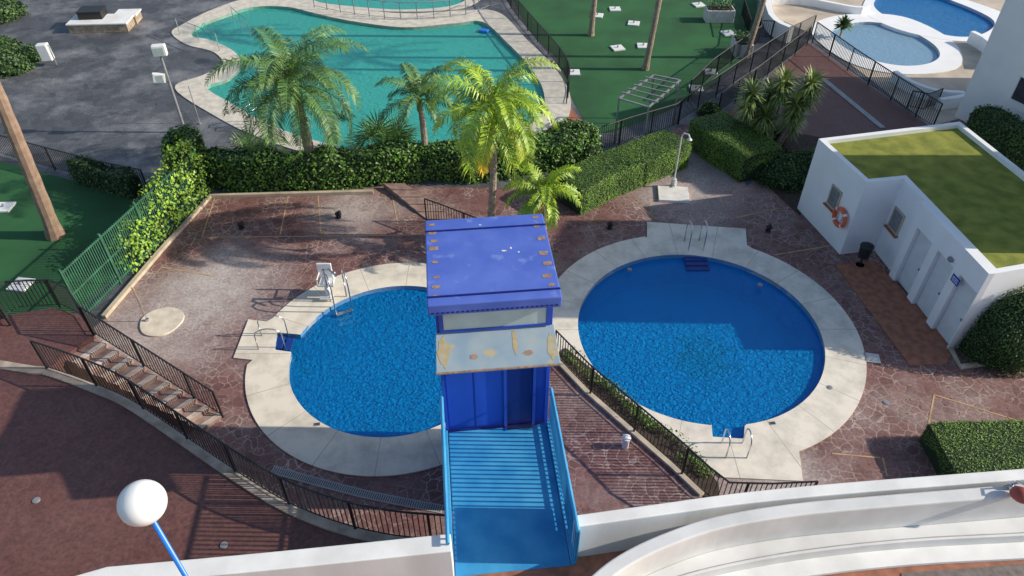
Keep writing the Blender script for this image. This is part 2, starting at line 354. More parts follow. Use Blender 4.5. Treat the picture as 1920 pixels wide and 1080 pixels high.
def fanpalm(name,base,h,r,n,fm,tm,label,group=None):
    R=root(name,base,label,'palm plant',group); mb=MB(); mb.cyl(base,base+Vector((0,0,h)),.14,.12); mb.build('trunk',tm,R)
    mb=MB()
    for i in range(n):
        az=i*2.4; e=random.uniform(-.1,1.3); d=Vector((math.cos(az)*math.cos(e),math.sin(az)*math.cos(e),math.sin(e)))
        c=base+Vector((0,0,h)); q=c+d*r*.5; mb.cyl(c,q,.012,.01,4)
        s=Vector((-math.sin(az),math.cos(az),0)); u=s.cross(d)
        for k in range(17):
            a=-1.9+3.8*k/16; b=(d*math.cos(a)+s*math.sin(a)+Vector((0,0,-.25*abs(a)))).normalized(); w=(d*-math.sin(a)+s*math.cos(a))*.025
            mb.add([q-w*.4,q+w*.4,q+b*r*.35+w,q+b*r*.35-w,q+b*r*.6-Vector((0,0,.08))],[(0,1,2,3),(3,2,4)])
    mb.build('crown',fm,R,fixn=False); return R
# ---------------- materials instances
M_deck=paving('stamped_concrete',(.225,.112,.098),(.15,.070,.064),(.58,.48,.42),3.9,.055,(.50,.44,.41),spots=[(tuple(G(290,610)),3.2),(tuple(G(430,530)),2.4),(tuple(G(1290,350)),3.2),(tuple(G(1430,900)),2.0),(tuple(G(660,395)),2.0)],wornamt=.45,jmin=.05,jmax=.65)
M_terr=paving('terrace_concrete',(.155,.066,.056),(.13,.056,.050),(.20,.11,.095),3.8,.035,(.20,.115,.10),wornamt=.4,jmin=.1,jmax=.5)
M_gray=paving('gray_stone_paving',(.095,.10,.112),(.06,.064,.073),(.15,.15,.155),1.8,.03,(.34,.34,.35),wornamt=.85,jmax=.5)
M_lawn=mat('artificial_turf',(.02,.105,.032),.9,var=.22,scale=.5,bump=.4,bscale=60)
M_roof_turf=mat('roof_turf',(.17,.20,.025),.95,scale=2.2,col2=(.30,.31,.05),bump=.8,bscale=45)
M_beige=mat('beige_paving',(.52,.44,.35),.8,var=.2,scale=.8)
M_cream=mat('cream_curb',(.50,.42,.31),.8,var=.2,scale=2.5)
M_white=mat('white_render_wall',(.84,.85,.86),.8,var=.03,scale=1.2,bump=.15,bscale=80)
M_white2=mat('weathered_white_wall',(.70,.70,.68),.85,scale=1.6,col2=(.84,.84,.82),bump=.2,bscale=60,streak=True)
M_white3=mat('greyed_white_render',(.60,.60,.59),.85,scale=1.1,col2=(.74,.74,.73),bump=.2,bscale=60)
M_terra=mat('terracotta_tile',(.33,.13,.075),.7,var=.25,scale=5)
M_black=mat('black_painted_iron',(.018,.018,.02),.5,var=.1)
M_blue=mat('blue_painted_steel',(.022,.08,.48),.42,var=.18,scale=2,streak=True)
M_bridge=mat('bridge_blue_steel',(.03,.27,.56),.5,scale=2.0,col2=(.07,.38,.66))
M_blued=mat('dark_blue_panel',(.006,.018,.17),.35,var=.12)
M_steel=mat('stainless_steel',(.6,.62,.65),.25,metal=1,var=.05)
M_grey=mat('galvanised_steel',(.32,.33,.34),.5,metal=.4,var=.15)
M_plwhite=mat('white_plastic',(.8,.8,.78),.4,var=.03)
M_globe=mat('opal_globe',(.88,.88,.86),.25,var=.02)
M_pole=mat('blue_lamp_pole',(.02,.18,.65),.35,var=.1)
M_glass=mat('window_glass',(.05,.06,.075),.1,var=.2)
M_frost=mat('frosted_panel',(.50,.60,.58),.3,var=.08)
M_trunk=mat('palm_bark',(.23,.17,.12),.9,scale=8,col2=(.38,.31,.24),bump=.6,bscale=25)
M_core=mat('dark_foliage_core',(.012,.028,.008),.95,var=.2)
M_soil=mat('soil',(.06,.042,.03),.95,var=.3,scale=6)
M_leaf=mat('ivy_leaf',(.045,.125,.015),.5,island=True,col2=(.16,.32,.04),scale=1.5)
M_leafb=mat('bright_ivy_leaf',(.14,.30,.025),.5,island=True,col2=(.38,.56,.07),scale=1.5)
M_leafh=mat('clipped_hedge_leaf',(.08,.17,.018),.6,island=True,col2=(.17,.31,.04),scale=1.2)
M_leafc=mat('conifer_leaf',(.03,.08,.018),.6,island=True,col2=(.08,.17,.035),scale=2)
M_palmd=mat('palm_leaf_dark',(.06,.145,.035),.5,island=True,col2=(.19,.33,.085),scale=.9)
M_palmb=mat('palm_leaf_bright',(.20,.38,.02),.45,island=True,col2=(.50,.64,.055),scale=.9)
M_palmy=mat('palm_leaf_dry',(.60,.38,.03),.6,island=True,col2=(.78,.55,.05),scale=.9)
M_yucca=mat('yucca_leaf',(.09,.17,.04),.5,island=True,col2=(.34,.40,.13),scale=1)
M_orange=mat('orange_lifebuoy',(.72,.13,.05),.5,var=.1)
M_line=mat('deck_joint',(.48,.32,.17),.8,var=.2)
M_basin=mat('blue_pool_tile',(.003,.40,.96),.4,var=.04,scale=.7)
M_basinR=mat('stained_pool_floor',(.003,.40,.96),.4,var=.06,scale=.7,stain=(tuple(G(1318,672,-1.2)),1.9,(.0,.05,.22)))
M_basint=mat('turquoise_pool_floor',(.07,.70,.56),.5,scale=.12,col2=(.32,.85,.72))
M_basinj=mat('pale_pool_floor',(.55,.82,.98),.5,var=.03,scale=1)
M_water=water_mat('pool_water',(.006,.42,.96),(.9,.98,1.0),.38,6.0,1.0,.15)
M_watert=water_mat('turquoise_water',(.10,.76,.62),(.9,1,.98),.42,2.4,.7,.10)
M_waterj=water_mat('pale_water',(.48,.76,.96),(.95,.98,1),.4,4,.6,.08)
def rust_mat(name,base,rust,thr,scale,base2=None):
    m=bpy.data.materials.new(name); m.use_nodes=True; nt=m.node_tree; L=nt.links.new; b=nt.nodes['Principled BSDF']
    geo=N(nt,'ShaderNodeNewGeometry'); no=N(nt,'ShaderNodeTexNoise'); no.inputs['Scale'].default_value=scale; no.inputs['Detail'].default_value=7; L(geo.outputs['Position'],no.inputs['Vector'])
    r=N(nt,'ShaderNodeValToRGB'); r.color_ramp.elements[0].position=thr; r.color_ramp.elements[1].position=thr+.09; L(no.outputs['Fac'],r.inputs['Fac'])
    n2=N(nt,'ShaderNodeTexNoise'); n2.inputs['Scale'].default_value=1.4; n2.inputs['Detail'].default_value=6; L(geo.outputs['Position'],n2.inputs['Vector'])
    r2=N(nt,'ShaderNodeValToRGB'); r2.color_ramp.elements[0].color=(*base,1); r2.color_ramp.elements[1].color=(*(base2 or base),1); r2.color_ramp.elements[0].position=.4; r2.color_ramp.elements[1].position=.65; L(n2.outputs['Fac'],r2.inputs['Fac'])
    mx=N(nt,'ShaderNodeMix',data_type='RGBA'); L(r.outputs[0],mx.inputs[0]); L(r2.outputs[0],mx.inputs[6]); mx.inputs[7].default_value=(*rust,1)
    L(mx.outputs[2],b.inputs['Base Color']); b.inputs['Roughness'].default_value=.5; return m
M_roofb=rust_mat('tower_roof_paint',(.075,.135,.52),(.16,.23,.60),.60,3.0,(.11,.18,.60))
M_rust=mat('rust_stain',(.24,.15,.12),.9,scale=14,col2=(.40,.27,.18))
M_rusty=mat('yellow_rust',(.42,.32,.14),.9,scale=9,col2=(.42,.40,.30))
M_canopy=rust_mat('canopy_metal',(.24,.34,.43),(.45,.40,.25),.60,2.4,(.34,.41,.44))
# ---------------- pools
cL=Vector((-3.32,14.4,0)); cR=Vector((5.47,15.37,0))
L_in=circ(cL,2.93,120,[P([(548,627),(520,625),(516,657),(546,661)])])
L_out=circ(cL,4.08,120,[P([(500,604),(466,600),(438,672),(474,676)])])
R_in=circ(cR,3.53,120,[P([(1334,797),(1336,820),(1394,824),(1396,800)])])
R_out=circ(cR,4.62,120,[P([(1400,460),(1398,430),(1213,417),(1213,447)]),P([(1290,838),(1352,896),(1505,903),(1500,862)])])
T_in=spline(P([(360,68),(372,50),(420,30),(475,14),(540,14),(600,28),(670,42),(760,52),(850,45),(905,42),(950,80),(990,122),(1018,168),(1015,215),(960,250),(850,268),(740,278),(650,278),(570,258),(500,232),(440,198),(388,165),(425,150),(450,125),(440,98),(395,76)]))
T_out=spline(P([(322,62),(345,45),(400,18),(465,-2),(545,0),(640,14),(760,26),(870,20),(935,24),(985,72),(1040,128),(1070,185),(1050,240),(960,278),(850,296),(740,305),(640,302),(560,284),(480,256),(410,222),(328,166),(380,142),(418,122),(400,98),(350,84)]))
T2_in=spline(P([(590,2),(660,13),(760,19),(850,11),(870,-10),(760,-25),(600,-20)])); T2_out=spline(P([(560,3),(655,17),(760,23),(868,15),(895,-12),(760,-36),(570,-30)]))
J_in=spline(P([(1556,62),(1580,48),(1630,42),(1690,52),(1745,80),(1762,104),(1740,120),(1690,124),(1630,112),(1580,88)]))
J_out=spline(P([(1520,52),(1560,32),(1630,26),(1700,34),(1770,66),(1802,100),(1790,130),(1700,140),(1610,125),(1545,88)]))
B_in=spline(P([(1638,8),(1660,-12),(1740,-10),(1800,8),(1856,34),(1862,52),(1830,68),(1780,68),(1700,48),(1655,28)]))
B_out=spline(P([(1618,10),(1650,-22),(1745,-20),(1810,0),(1885,28),(1895,56),(1840,76),(1775,76),(1690,58),(1630,32)]))
def pool(name,outer,inner,c,copm,basm,watm,label,depth=1.2,zc=.03,wl=-.12,floor=None):
    R=root(name,(c[0],c[1],0),label,'swimming pool')
    fillmesh('coping',outer,[inner],zc,copm,R,skirt=.16)
    mb=MB(); n=len(inner)
    mb.add([(p[0],p[1],zc-.004) for p in inner]+[(p[0],p[1],-depth) for p in inner],[(i,(i+1)%n,n+(i+1)%n,n+i) for i in range(n)]); mb.build('basin_wall',basm,R)
    fillmesh('basin_floor',inner,[],-depth,floor or basm,R); fillmesh('water',inner,[],wl,watm,R)
    return R
pool('swimming_pool',L_out,L_in,cL,coping_mat('coping_left',cL,16,(.76,.69,.57),(.44,.38,.31)),M_basin,M_water,'round blue swimming pool with cream coping and entry steps')
pool('swimming_pool',R_out,R_in,cR,coping_mat('coping_right',cR,20,(.76,.70,.60),(.42,.38,.31)),M_basin,M_water,'larger round blue swimming pool with ladder platforms',floor=M_basinR)
cT=G(740,160); pool('swimming_pool',T_out,T_in,cT,mat('coping_turq',(.62,.57,.48),.8,var=.14),M_basint,M_watert,'free-form turquoise swimming pool behind ivy hedge',1.0)
cT2=G(730,0); pool('swimming_pool',T2_out,T2_in,cT2,mat('coping_turq2',(.60,.55,.47),.8,var=.1),M_basint,M_watert,'small shallow turquoise pool beside the free-form pool',.5,zc=.036)
cJ=G(1660,80); pool('swimming_pool',J_out,J_in,cJ,M_white,M_basinj,M_waterj,'pale round splash pool with white rim',.5)
cB=G(1750,25); pool('swimming_pool',B_out,B_in,cB,M_white,M_basin,M_water,'deep blue pool beside white curved wall',zc=.036)
# ---------------- ground sheets
big=[(-220,-60,0),(220,-60,0),(220,320,0),(-220,320,0)]
g=fillmesh('ground',big,[L_in,R_in,T_in,T2_in,J_in,B_in],-.012,M_gray); reg(g,'dark grey stone paving around the pools',kind='structure')
deck=P([(-500,1500),(-500,760),(120,660),(205,590),(300,468),(392,368),(560,362),(720,348),(900,352),(1060,350),(1130,292),(1270,240),(1330,225),(1345,215)])+P([(1400,350),(1500,255),(1560,262),(1800,215),(2500,330),(2600,1500)])
g=fillmesh('pool_deck',deck,[L_in,R_in],-.008,M_deck); reg(g,'reddish brown stamped stone pool deck',kind='structure')
g=fillmesh('lawn',P([(935,-60),(990,55),(1045,110),(1075,190),(1110,250),(1150,248),(1270,200),(1345,150),(1400,110),(1420,60),(1420,-60)]),[],-.004,M_lawn); reg(g,'dark green artificial lawn with palm trunks',kind='structure')
g=fillmesh('lawn',P([(-500,330),(-10,300),(240,365),(300,400),(300,440),(120,600),(-500,640)]),[],-.004,M_lawn); reg(g,'dark green artificial lawn below palm trunk',kind='structure')
g=fillmesh('side_path',P([(1345,225),(1450,140),(1515,80),(1745,238),(1800,228),(1620,262),(1500,262)]),[],-.004,M_terr); reg(g,'red brown ramp path beside railing',kind='structure')
g=fillmesh('beige_terrace',P([(1425,-40),(1460,-40),(1900,-40),(2050,60),(1990,190),(1800,222),(1745,236),(1520,62),(1470,40),(1440,60)]),[J_in,B_in],-.004,M_beige); reg(g,'beige terrace around splash pool',kind='structure')
g=fillmesh('garden_bed',P([(1395,235),(1500,250),(1560,262),(1520,360),(1500,405),(1440,350),(1405,335)]),[],.002,M_soil); reg(g,'dark planted garden bed',kind='structure')
g=fillmesh('brown_ground',P([(1062,190),(1110,250),(1060,262),(1020,240),(1050,205)]),[],.001,M_terra); reg(g,'red soil strip beside pool',kind='structure')
for a,b in [((300,500),(402,518)),((402,372),(378,445)),((378,445),(800,440)),((540,368),(525,440)),((596,365),(602,440)),((250,540),(275,600)),((1555,405),(1478,378)),((1450,478),(1560,460)),((1752,740),(1740,800)),((1752,740),(1920,792)),((1560,850),(1650,858)),((1655,858),(1663,892)),((735,365),(745,415)),((1180,370),(1230,410)),((1380,408),(1460,390))]:
    A,B=G(*a),G(*b); mb=MB(); d=(B-A); mb.box(((A+B)/2)+Vector((0,0,-.004)),(d.length,.04,.006),d); o=mb.build('deck_joint_line',M_line); reg(o,'thin tan joint line in the stamped deck',kind='structure')
# fallen leaves gathered on the deck near the hedges
mb=MB(); pts=[]
for (x,y,s,n) in [(520,385,1.6,60),(700,380,1.5,50),(1120,400,1.0,40),(1250,400,1.2,40),(1480,440,1.2,30),(350,470,1.2,40),(1800,760,1.6,40),(900,400,1.5,40),(640,430,2.5,40)]:
    c=G(x,y)
    for _ in range(n): pts.append(Vector((random.gauss(c.x,s),random.gauss(c.y,s*.5),.006)))
leafquads(mb,pts,[Vector((0,0,1))]*len(pts),.07,0,jit=.2); o=mb.build('leaf_litter',mat('dry_leaf',(.25,.13,.05),.9,island=True,col2=(.45,.32,.12)),fixn=False); reg(o,'scattered dry leaves on the deck',kind='stuff')
# ---------------- railings
def railing(path,h,label,m=M_black,name='railing',sp=.11,post=1.6,bar=.018,rail=.025,group=None,cat='railing',botgap=.1):
    path=[Vector(p) for p in path]
    R=root(name,path[0],label,cat,group)
    mb=MB(); up=Vector((0,0,h)); mb.tube([p+up for p in path],rail,6); mb.build('top_rail',m,R)
    mb=MB(); mb.tube([p+Vector((0,0,botgap)) for p in path],rail*.6,4); mb.build('bottom_rail',m,R)
    mb=MB(); acc=0; pa=0
    posts=[path[0]]
    for a,b in zip(path[:-1],path[1:]):
        L=(b-a).length; d=(b-a)/max(L,1e-6); t=sp-acc
        while t<L:
            p=a+d*t; mb.box(p+Vector((0,0,(h+botgap)/2)),(bar,bar,h-botgap),Vector((d.x,d.y,0))); t+=sp
        acc=L-(t-sp)
        t=post-pa
        while t<L: posts.append(a+d*t); t+=post
        pa=L-(t-post)
    posts.append(path[-1]); mb.build('balusters',m,R,fixn=False)
    for p in posts:
        mb=MB(); mb.box(p+Vector((0,0,h/2)),(.045,.045,h)); mb.build('post',m,R)
    return R
ZT=1.4
railB=spline(P([(90,692),(160,716),(240,750),(310,795),(400,857),(480,910),(550,950),(640,985),(740,1008),(850,1018)],ZT),False,4)
railing(railB,1.0,'long curving black iron railing on terrace edge')
terr=P([(-500,760),(-500,640),(0,592),(100,576),(150,590),(178,628)],ZT)+[Vector(p) for p in P([(112,672)],ZT)]+railB+P([(860,1030),(860,1300),(-600,1300)],ZT)
g=fillmesh('upper_terrace',terr,[],ZT-.01,M_terr,skirt=ZT+.02); reg(g,'raised red brown terrace with stamped surface',kind='structure')
mb=MB(); cur=spline(P([(-60,672),(0,680),(60,690),(88,692)],ZT),False,3)+railB[1:]; mb.strip(cur,.24,0.2,ZT+.04,side=-.6); o=mb.build('curb_wall',mat('kerb_stone',(.42,.34,.27),.85,var=.25,scale=3)); reg(o,'pale curved kerb wall under the railing','low wall')
railing(P([(-60,560),(0,592),(20,610)],ZT)+[],1.0,'black railing by terrace stairs')
railing(P([(0,600),(40,580),(120,576),(152,592),(176,628)],ZT)+[],1.0,'black iron railing around the stair head')
u0,u1=G(178,628,ZT),G(418,782,0); l0,l1=G(118,668,ZT),G(378,808,0)
M_step=mat('stair_stone',(.24,.14,.12),.8,scale=4,col2=(.36,.26,.22)); M_nose=mat('stair_nosing',(.60,.50,.42),.8,var=.2,scale=5)
R=root('stairs',u0,'stone stairs descending from terrace to pool deck','stairs'); ns=10
for i in range(ns):
    a,b=u0.lerp(u1,i/ns),u0.lerp(u1,(i+1)/ns); c,d=l0.lerp(l1,(i+1)/ns),l0.lerp(l1,i/ns); z=ZT*(1-(i+1)/(ns+.5))
    mb=MB(); mb.prism([a,b,c,d],-.01,z-.001); mb.build('step',M_step,R)
    mb=MB(); e=a.lerp(b,.6); f=d.lerp(c,.6); mb.prism([e,a.lerp(b,1.0),d.lerp(c,1.0),f],z,z+.012); mb.build('step_nosing',M_nose,R)
railing([u0+Vector((0,0,0)),u0.lerp(u1,.5),u1],1.0,'sloping black iron handrail beside stone stairs')
g=spline(P([(510,880),(600,905),(700,930),(830,955)]),False,4); mb=MB(); mb.strip(g,.22,-.01,.012); 
M_grate=mat('drain_grate',(.38,.38,.37),.6,var=.1)
o=mb.build('drain_channel',M_grate); reg(o,'grey slotted drain channel in the deck','drain')
mb=MB()
for a,b in zip(g[:-1],g[1:]):
    k=int((b-a).length/.05)
    for i in range(k): mb.box(a.lerp(b,i/k)+Vector((0,0,.013)),(.018,.16,.006),b-a)
q=mb.build('drain_slots',M_black,o,fixn=False)
rc=P([(1040,672),(1100,735),(1180,805),(1260,875),(1316,928)],.12)
low=rc+P([(1330,1010),(1330,1150),(1000,1150),(1000,640)],.12)
g=fillmesh('lower_terrace',low,[],.12,M_deck,skirt=.14); reg(g,'brown paved terrace beside the footbridge',kind='structure')
mb=MB(); mb.strip(rc,.16,0,.2,side=0); o=mb.build('curb_wall',M_cream); reg(o,'cream kerb along planting strip','low wall')
railing([p+Vector((0,0,.08)) for p in rc]+P([(1352,952),(1430,954),(1510,950)],.15),1.0,'black iron railing beside planting strip')
bed=P([(1040,668),(1060,650),(1110,690),(1180,752),(1260,812),(1318,868),(1348,905),(1350,940),(1314,926),(1180,806)],.1)
g=fillmesh('planting_strip',bed,[],.07,M_soil,skirt=.09); reg(g,'narrow planted soil strip',kind='structure')
def bedplants(name,path,w,hh,n,m,label):
    mb=MB(); pts=[];nr=[]
    for a,b in zip(path[:-1],path[1:]):
        L=(b-a).length; d=(b-a).normalized(); s=Vector((-d.y,d.x,0))
        for _ in range(int(n*L)):
            p=a+d*random.uniform(0,L)+s*random.gauss(0,w*.4); k=wob(p.x*2,p.y*2)
            if k<-.2: continue
            p.z=.08+random.random()*hh*(.5+.5*k); pts.append(p); nr.append(Vector((0,0,1)))
    leafquads(mb,pts,nr,.07,0,jit=1.5); o=mb.build(name,m,fixn=False); reg(o,label); o['kind']='stuff'
bedplants('ground_cover',P([(1062,668),(1120,715),(1200,785),(1280,850),(1330,900)]),.28,.35,420,M_leafh,'low green shrubs growing along the railing')
# ---------------- elevator tower & bridge
ang=math.radians(6); U=Vector((math.cos(ang),math.sin(ang),0)); V=Vector((-math.sin(ang),math.cos(ang),0)); O=Vector((-.30,9.42,0))
def T(u,v,z): return O+U*u+V*v+Vector((0,0,z))
R=root('elevator_tower',T(0,1.1,0),'blue steel elevator tower with flat roof and canopy','elevator tower')
mb=MB(); mb.box(T(0,1.13,3.17),(2.1,2.1,6.34),U); mb.build('shaft_wall',M_blue,R,bevel=.01)
mb=MB(); mb.box(T(0,1.12,6.5),(2.32,2.5,.24),U); roof=mb.build('roof',M_roofb,R,bevel=.02)
for v in(-.02+.1,1.98):
    mb=MB(); mb.box(T(0,v,6.632),(2.32,.03,.024),U); mb.build('roof_seam',M_blued,R)
for i in range(26):
    mb=MB(); mb.box(T(-1.08+i*.086,-.132,6.44),(.05,.006,.03),U); mb.build('louvre_slot',M_blued,R)
random.seed(3)
for i,(u,v) in enumerate([(-1.03,2.2),(-1.03,1.95),(-1.0,1.68),(-1.02,1.45),(-1.0,1.05),(-.98,.62),(-1.0,.35),(-1.02,.1),(1.0,2.25),(.98,1.95),(1.02,1.55),(1.0,1.1),(1.03,.8),(.98,.45),(1.02,.2)]):
    n=16; c=T(u,v,6.625); rr=random.uniform(.045,.075); vs=[]
    for k in range(n):
        th=2*math.pi*k/n; q=1/max(abs(math.cos(th)),abs(math.sin(th)))**.6*random.uniform(.8,1.15)
        vs.append(c+U*math.cos(th)*rr*1.15*q+V*math.sin(th)*rr*.8*q)
    mb=MB(); mb.add(vs,[tuple(range(n))]); mb.build('rust_patch',M_rust,R)
for u,v,sx,sy in((.28,1.25,.06,.02),(.42,1.32,.02,.03),(.55,1.18,.02,.02),(-.1,2.1,.03,.015)):
    c=T(u,v,6.6215+.003); mb=MB(); n=9; mb.add([c+U*math.cos(2*math.pi*k/n)*sx*random.uniform(.5,1.3)+V*math.sin(2*math.pi*k/n)*sy*random.uniform(.5,1.3) for k in range(n)],[tuple(range(n))]); mb.build('paint_chip',M_plwhite,R)
mb=MB(); mb.box(T(.0,.055,6.07),(1.84,.07,.40),U); mb.build('window_panel',M_frost,R)
mb=MB(); mb.box(T(0,.05,6.30),(1.98,.1,.06),U); mb.box(T(0,.05,5.85),(1.98,.1,.05),U); mb.box(T(-.96,.05,6.08),(.07,.1,.42),U); mb.box(T(.96,.05,6.08),(.07,.1,.42),U); mb.build('window_frame',M_blue,R)
a=[T(-1.07,.05,5.80),T(1.07,.05,5.80),T(1.10,-.66,5.50),T(-1.10,-.66,5.50)]
mb=MB(); vs=a+[p-Vector((0,0,.05)) for p in a]; mb.add(vs,[(0,1,2,3),(7,6,5,4),(0,4,5,1),(1,5,6,2),(2,6,7,3),(3,7,4,0)]); mb.build('canopy',M_canopy,R,bevel=.01)
mb=MB(); mb.tube([T(-1.10,-.66,5.495),T(1.10,-.66,5.495)],.02,6); mb.build('canopy_edge',M_rust,R)
def canpt(u,v): return T(u,v,5.80+(v-.05)*(.30/.71)+.004)
for (u,w,vv0,hv,m_) in((-.42,.08,-.42,.05,M_rust),(.55,.09,-.42,.05,M_rust),(-.95,.11,-.30,.28,M_rusty),(.33,.05,-.22,.22,M_rusty),(.98,.09,-.35,.24,M_rusty)):
    n=18; vs=[canpt(u+math.cos(2*math.pi*k/n)*w*random.uniform(.7,1.15),vv0+math.sin(2*math.pi*k/n)*hv*random.uniform(.7,1.15)) for k in range(n)]
    mb=MB(); mb.add(vs,[tuple(range(n))]); mb.build('rust_patch',m_,R)
mb=MB(); mb.box(T(.46,.066,4.05),(.5,.03,2.08),U); mb.build('door',M_blued,R)
mb=MB(); 
for u in(-1.02,.175,.745,1.0): mb.box(T(u,.05,4.25),(.06,.06,2.5),U)
mb.box(T(.46,.05,5.13),(.51,.06,.06),U); mb.build('door_frame',M_blue,R)
mb=MB(); mb.box(T(-.71,.072,4.25),(.50,.02,2.4),U); mb.box(T(-.16,.072,4.25),(.52,.02,2.4),U); mb.build('wall_panel',mat('panel_blue',(.025,.09,.55),.3,var=.12,streak=True),R)
mb=MB(); mb.box(T(.46,-.03,3.02),(.6,.12,.03),U); mb.build('threshold',M_steel,R)
R=root('footbridge',T(0,-1.5,3),'blue steel footbridge leading to elevator door','footbridge')
mb=MB(); mb.box(T(0,-1.55,2.955),(2.0,3.1,.1),U); mb.build('walkway',M_bridge,R)
for sg in(-1,1):
    mb=MB(); mb.box(T(sg*1.06,-1.55,2.95),(.09,3.1,.26),U); mb.build('side_beam',M_bridge,R,bevel=.01)
    q=MB(); q.tube([T(sg*1.07,0,4.1),T(sg*1.07,-3.1,4.1)],.035,8); q.build('handrail',M_bridge,R)
    q=MB()
    for i in range(31): q.box(T(sg*1.07,-.06-i*.1,3.57),(.03,.03,1.0),U)
    q.box(T(sg*1.07,-1.55,3.16),(.04,3.1,.04),U)
    q.build('balusters',M_bridge,R,fixn=False)
mb=MB(); mb.box(T(1.10,-2.55,3.6),(.02,1.1,.92),U); mb.build('shade_panel',M_bridge,R)  # solid sheet added to shade the near end of the walkway
for sg in(-.8,.8):
    mb=MB(); mb.box(T(sg,-2.7,1.45),(.14,.14,2.9),U); mb.build('support_column',M_bridge,R)
# ---------------- upper street terrace + parapets
far=[Vector((-9,5.4,3)),G(200,1066,4),G(500,1038,4),G(846,1003,4),G(1078,970,4),G(1250,945,4),G(1400,925,4),G(1600,906,4),G(1920,882,4),G(2300,850,4)]
flo=[Vector((p.x,p.y-.08,3)) for p in far]
g=fillmesh('street_terrace',flo+[Vector((16,-6,3)),Vector((-12,-6,3))],[],2.995,M_terra,skirt=3.0); reg(g,'terracotta tiled upper walkway terrace',kind='structure')
mb=MB()
for i in range(12): mb.box(Vector((-1.4+i*.3,5.2,2.999)),(.012,2.0,.006))
for i in range(7): mb.box(Vector((.3,4.3+i*.3,2.999)),(3.6,.012,.006))
o=mb.build('tile_joints',mat('tile_grout',(.12,.06,.045),.9)); reg(o,'dark grout lines of walkway tiles',kind='structure')
def parapet(path,w,z0,z1,label,m=M_white2,name='parapet_wall',side=-1):
    mb=MB(); mb.strip(path,w,z0,z1,side=side); o=mb.build(name,m,bevel=.02); return reg(o,label,'wall')
parapet([Vector((-11,5.6,0)),Vector((-8,5.35,0))]+spline([G(200,1062,4),G(500,1035,4),G(845,1000,4)],False,5),.32,.0,4.0,'white rendered parapet wall ending at footbridge')
parapet(spline([G(1076,966,4),G(1250,942,4),G(1400,922,4),G(1600,903,4),G(1920,878,4),G(2300,846,4)],False,5),.22,.0,4.0,'long white parapet wall beside the bridge')
ZC=4.0
fc=spline([G(1085,1110,ZC),G(1110,1078,ZC),G(1160,1040,ZC),G(1235,1003,ZC),G(1340,968,ZC),G(1480,944,ZC),G(1650,928,ZC),G(1920,906,ZC),G(2300,874,ZC)],False,5)
mb=MB(); mb.strip(fc,.24,3.001,ZC,side=-1); o=mb.build('curved_parapet',M_white3,bevel=.03); reg(o,'slim curved white parapet sweeping around terrace','wall')
ZL=3.3
ncl=spline([G(2300,985,ZL),G(1920,1004,ZL),G(1700,1016,ZL),G(1500,1038,ZL),G(1340,1068,ZL),G(1240,1098,ZL),G(1190,1130,ZL)],False,5)
inn=offs(fc,-.242)
mb=MB(); mb.prism(inn+[Vector((p.x,p.y,0)) for p in ncl],3.002,ZL); o=mb.build('curved_ledge',M_white3,bevel=.03); reg(o,'lower curved white ledge inside the parapet','wall')
ap=[Vector((p.x,p.y-.3,0)) for p in ncl]
mb=MB(); mb.prism(list(reversed(ncl))+ap,3.001,3.08); o=mb.build('wall_apron',M_white2,bevel=.01); reg(o,'low white apron at foot of curved ledge','wall')
g=fillmesh('pavement',[Vector((p.x,p.y,0)) for p in P([(1690,1075),(1920,1058),(2300,1030),(2300,1300),(1690,1300)],3.0)],[],3.01,mat('grey_brown_tiles',(.17,.14,.13),.8,var=.25,scale=9)); reg(g,'grey brown tiled pavement inside parapet',kind='structure')
mb=MB(); mb.tube([Vector((p.x,p.y+.05,ZL+.012)) for p in ncl],.008,5); o=mb.build('cable',M_grey); reg(o,'thin grey cable clipped along ledge edge','cable')
b=G(1893,915,4.0); R=root('wall_spotlight',b,'red bowl shaped floodlight on parapet bracket','floodlight')
mb=MB(); mb.cyl(b,b+Vector((0,0,.12)),.05,.05); mb.tube([b+Vector((0,0,.1)),b+Vector((0,-.03,.25)),b+Vector((.06,-.16,.30))],.018,6); mb.cyl(b+Vector((-.12,0,.05)),b+Vector((.1,.02,.14)),.02); mb.build('bracket',M_steel,R)
c=b+Vector((.02,-.22,.16)); mb=MB(); mb.tube([c+Vector((0,0,.1)),c+Vector((0,0,.06)),c,c-Vector((0,0,.06))],[.04,.11,.16,.165],16); mb.build('lamp_head',mat('red_lamp',(.35,.07,.05),.5),R,smooth=True)
# ---------------- globe lamp
cl=Vector((0,0,15))+Vector((0,CP,-SP))*7+Vector((0,-SP,-CP))*(403/F*7)+Vector((-693/F*7,0,0))
R=root('street_lamp',Vector((cl.x,cl.y,3)),'white globe lamp on slender blue pole','street lamp')
mb=MB(); n=20
vs=[];rr=[]
for i in range(n+1):
    t=math.pi*i/n; vs.append(cl+Vector((0,0,-.22*math.cos(t)))); rr.append(max(.22*math.sin(t),.002))
mb.tube(vs,rr,32); mb.build('globe',M_globe,R,smooth=True)
mb=MB(); mb.tube([Vector((cl.x,cl.y,3)),Vector((cl.x,cl.y,3.3)),Vector((cl.x,cl.y,3.31)),cl-Vector((0,0,.24))],[.06,.06,.03,.026],14); mb.build('pole',M_pole,R,smooth=True)
mb=MB(); mb.cyl(cl-Vector((0,0,.27)),cl-Vector((0,0,.205)),.05,.065,16); mb.build('collar',M_pole,R)
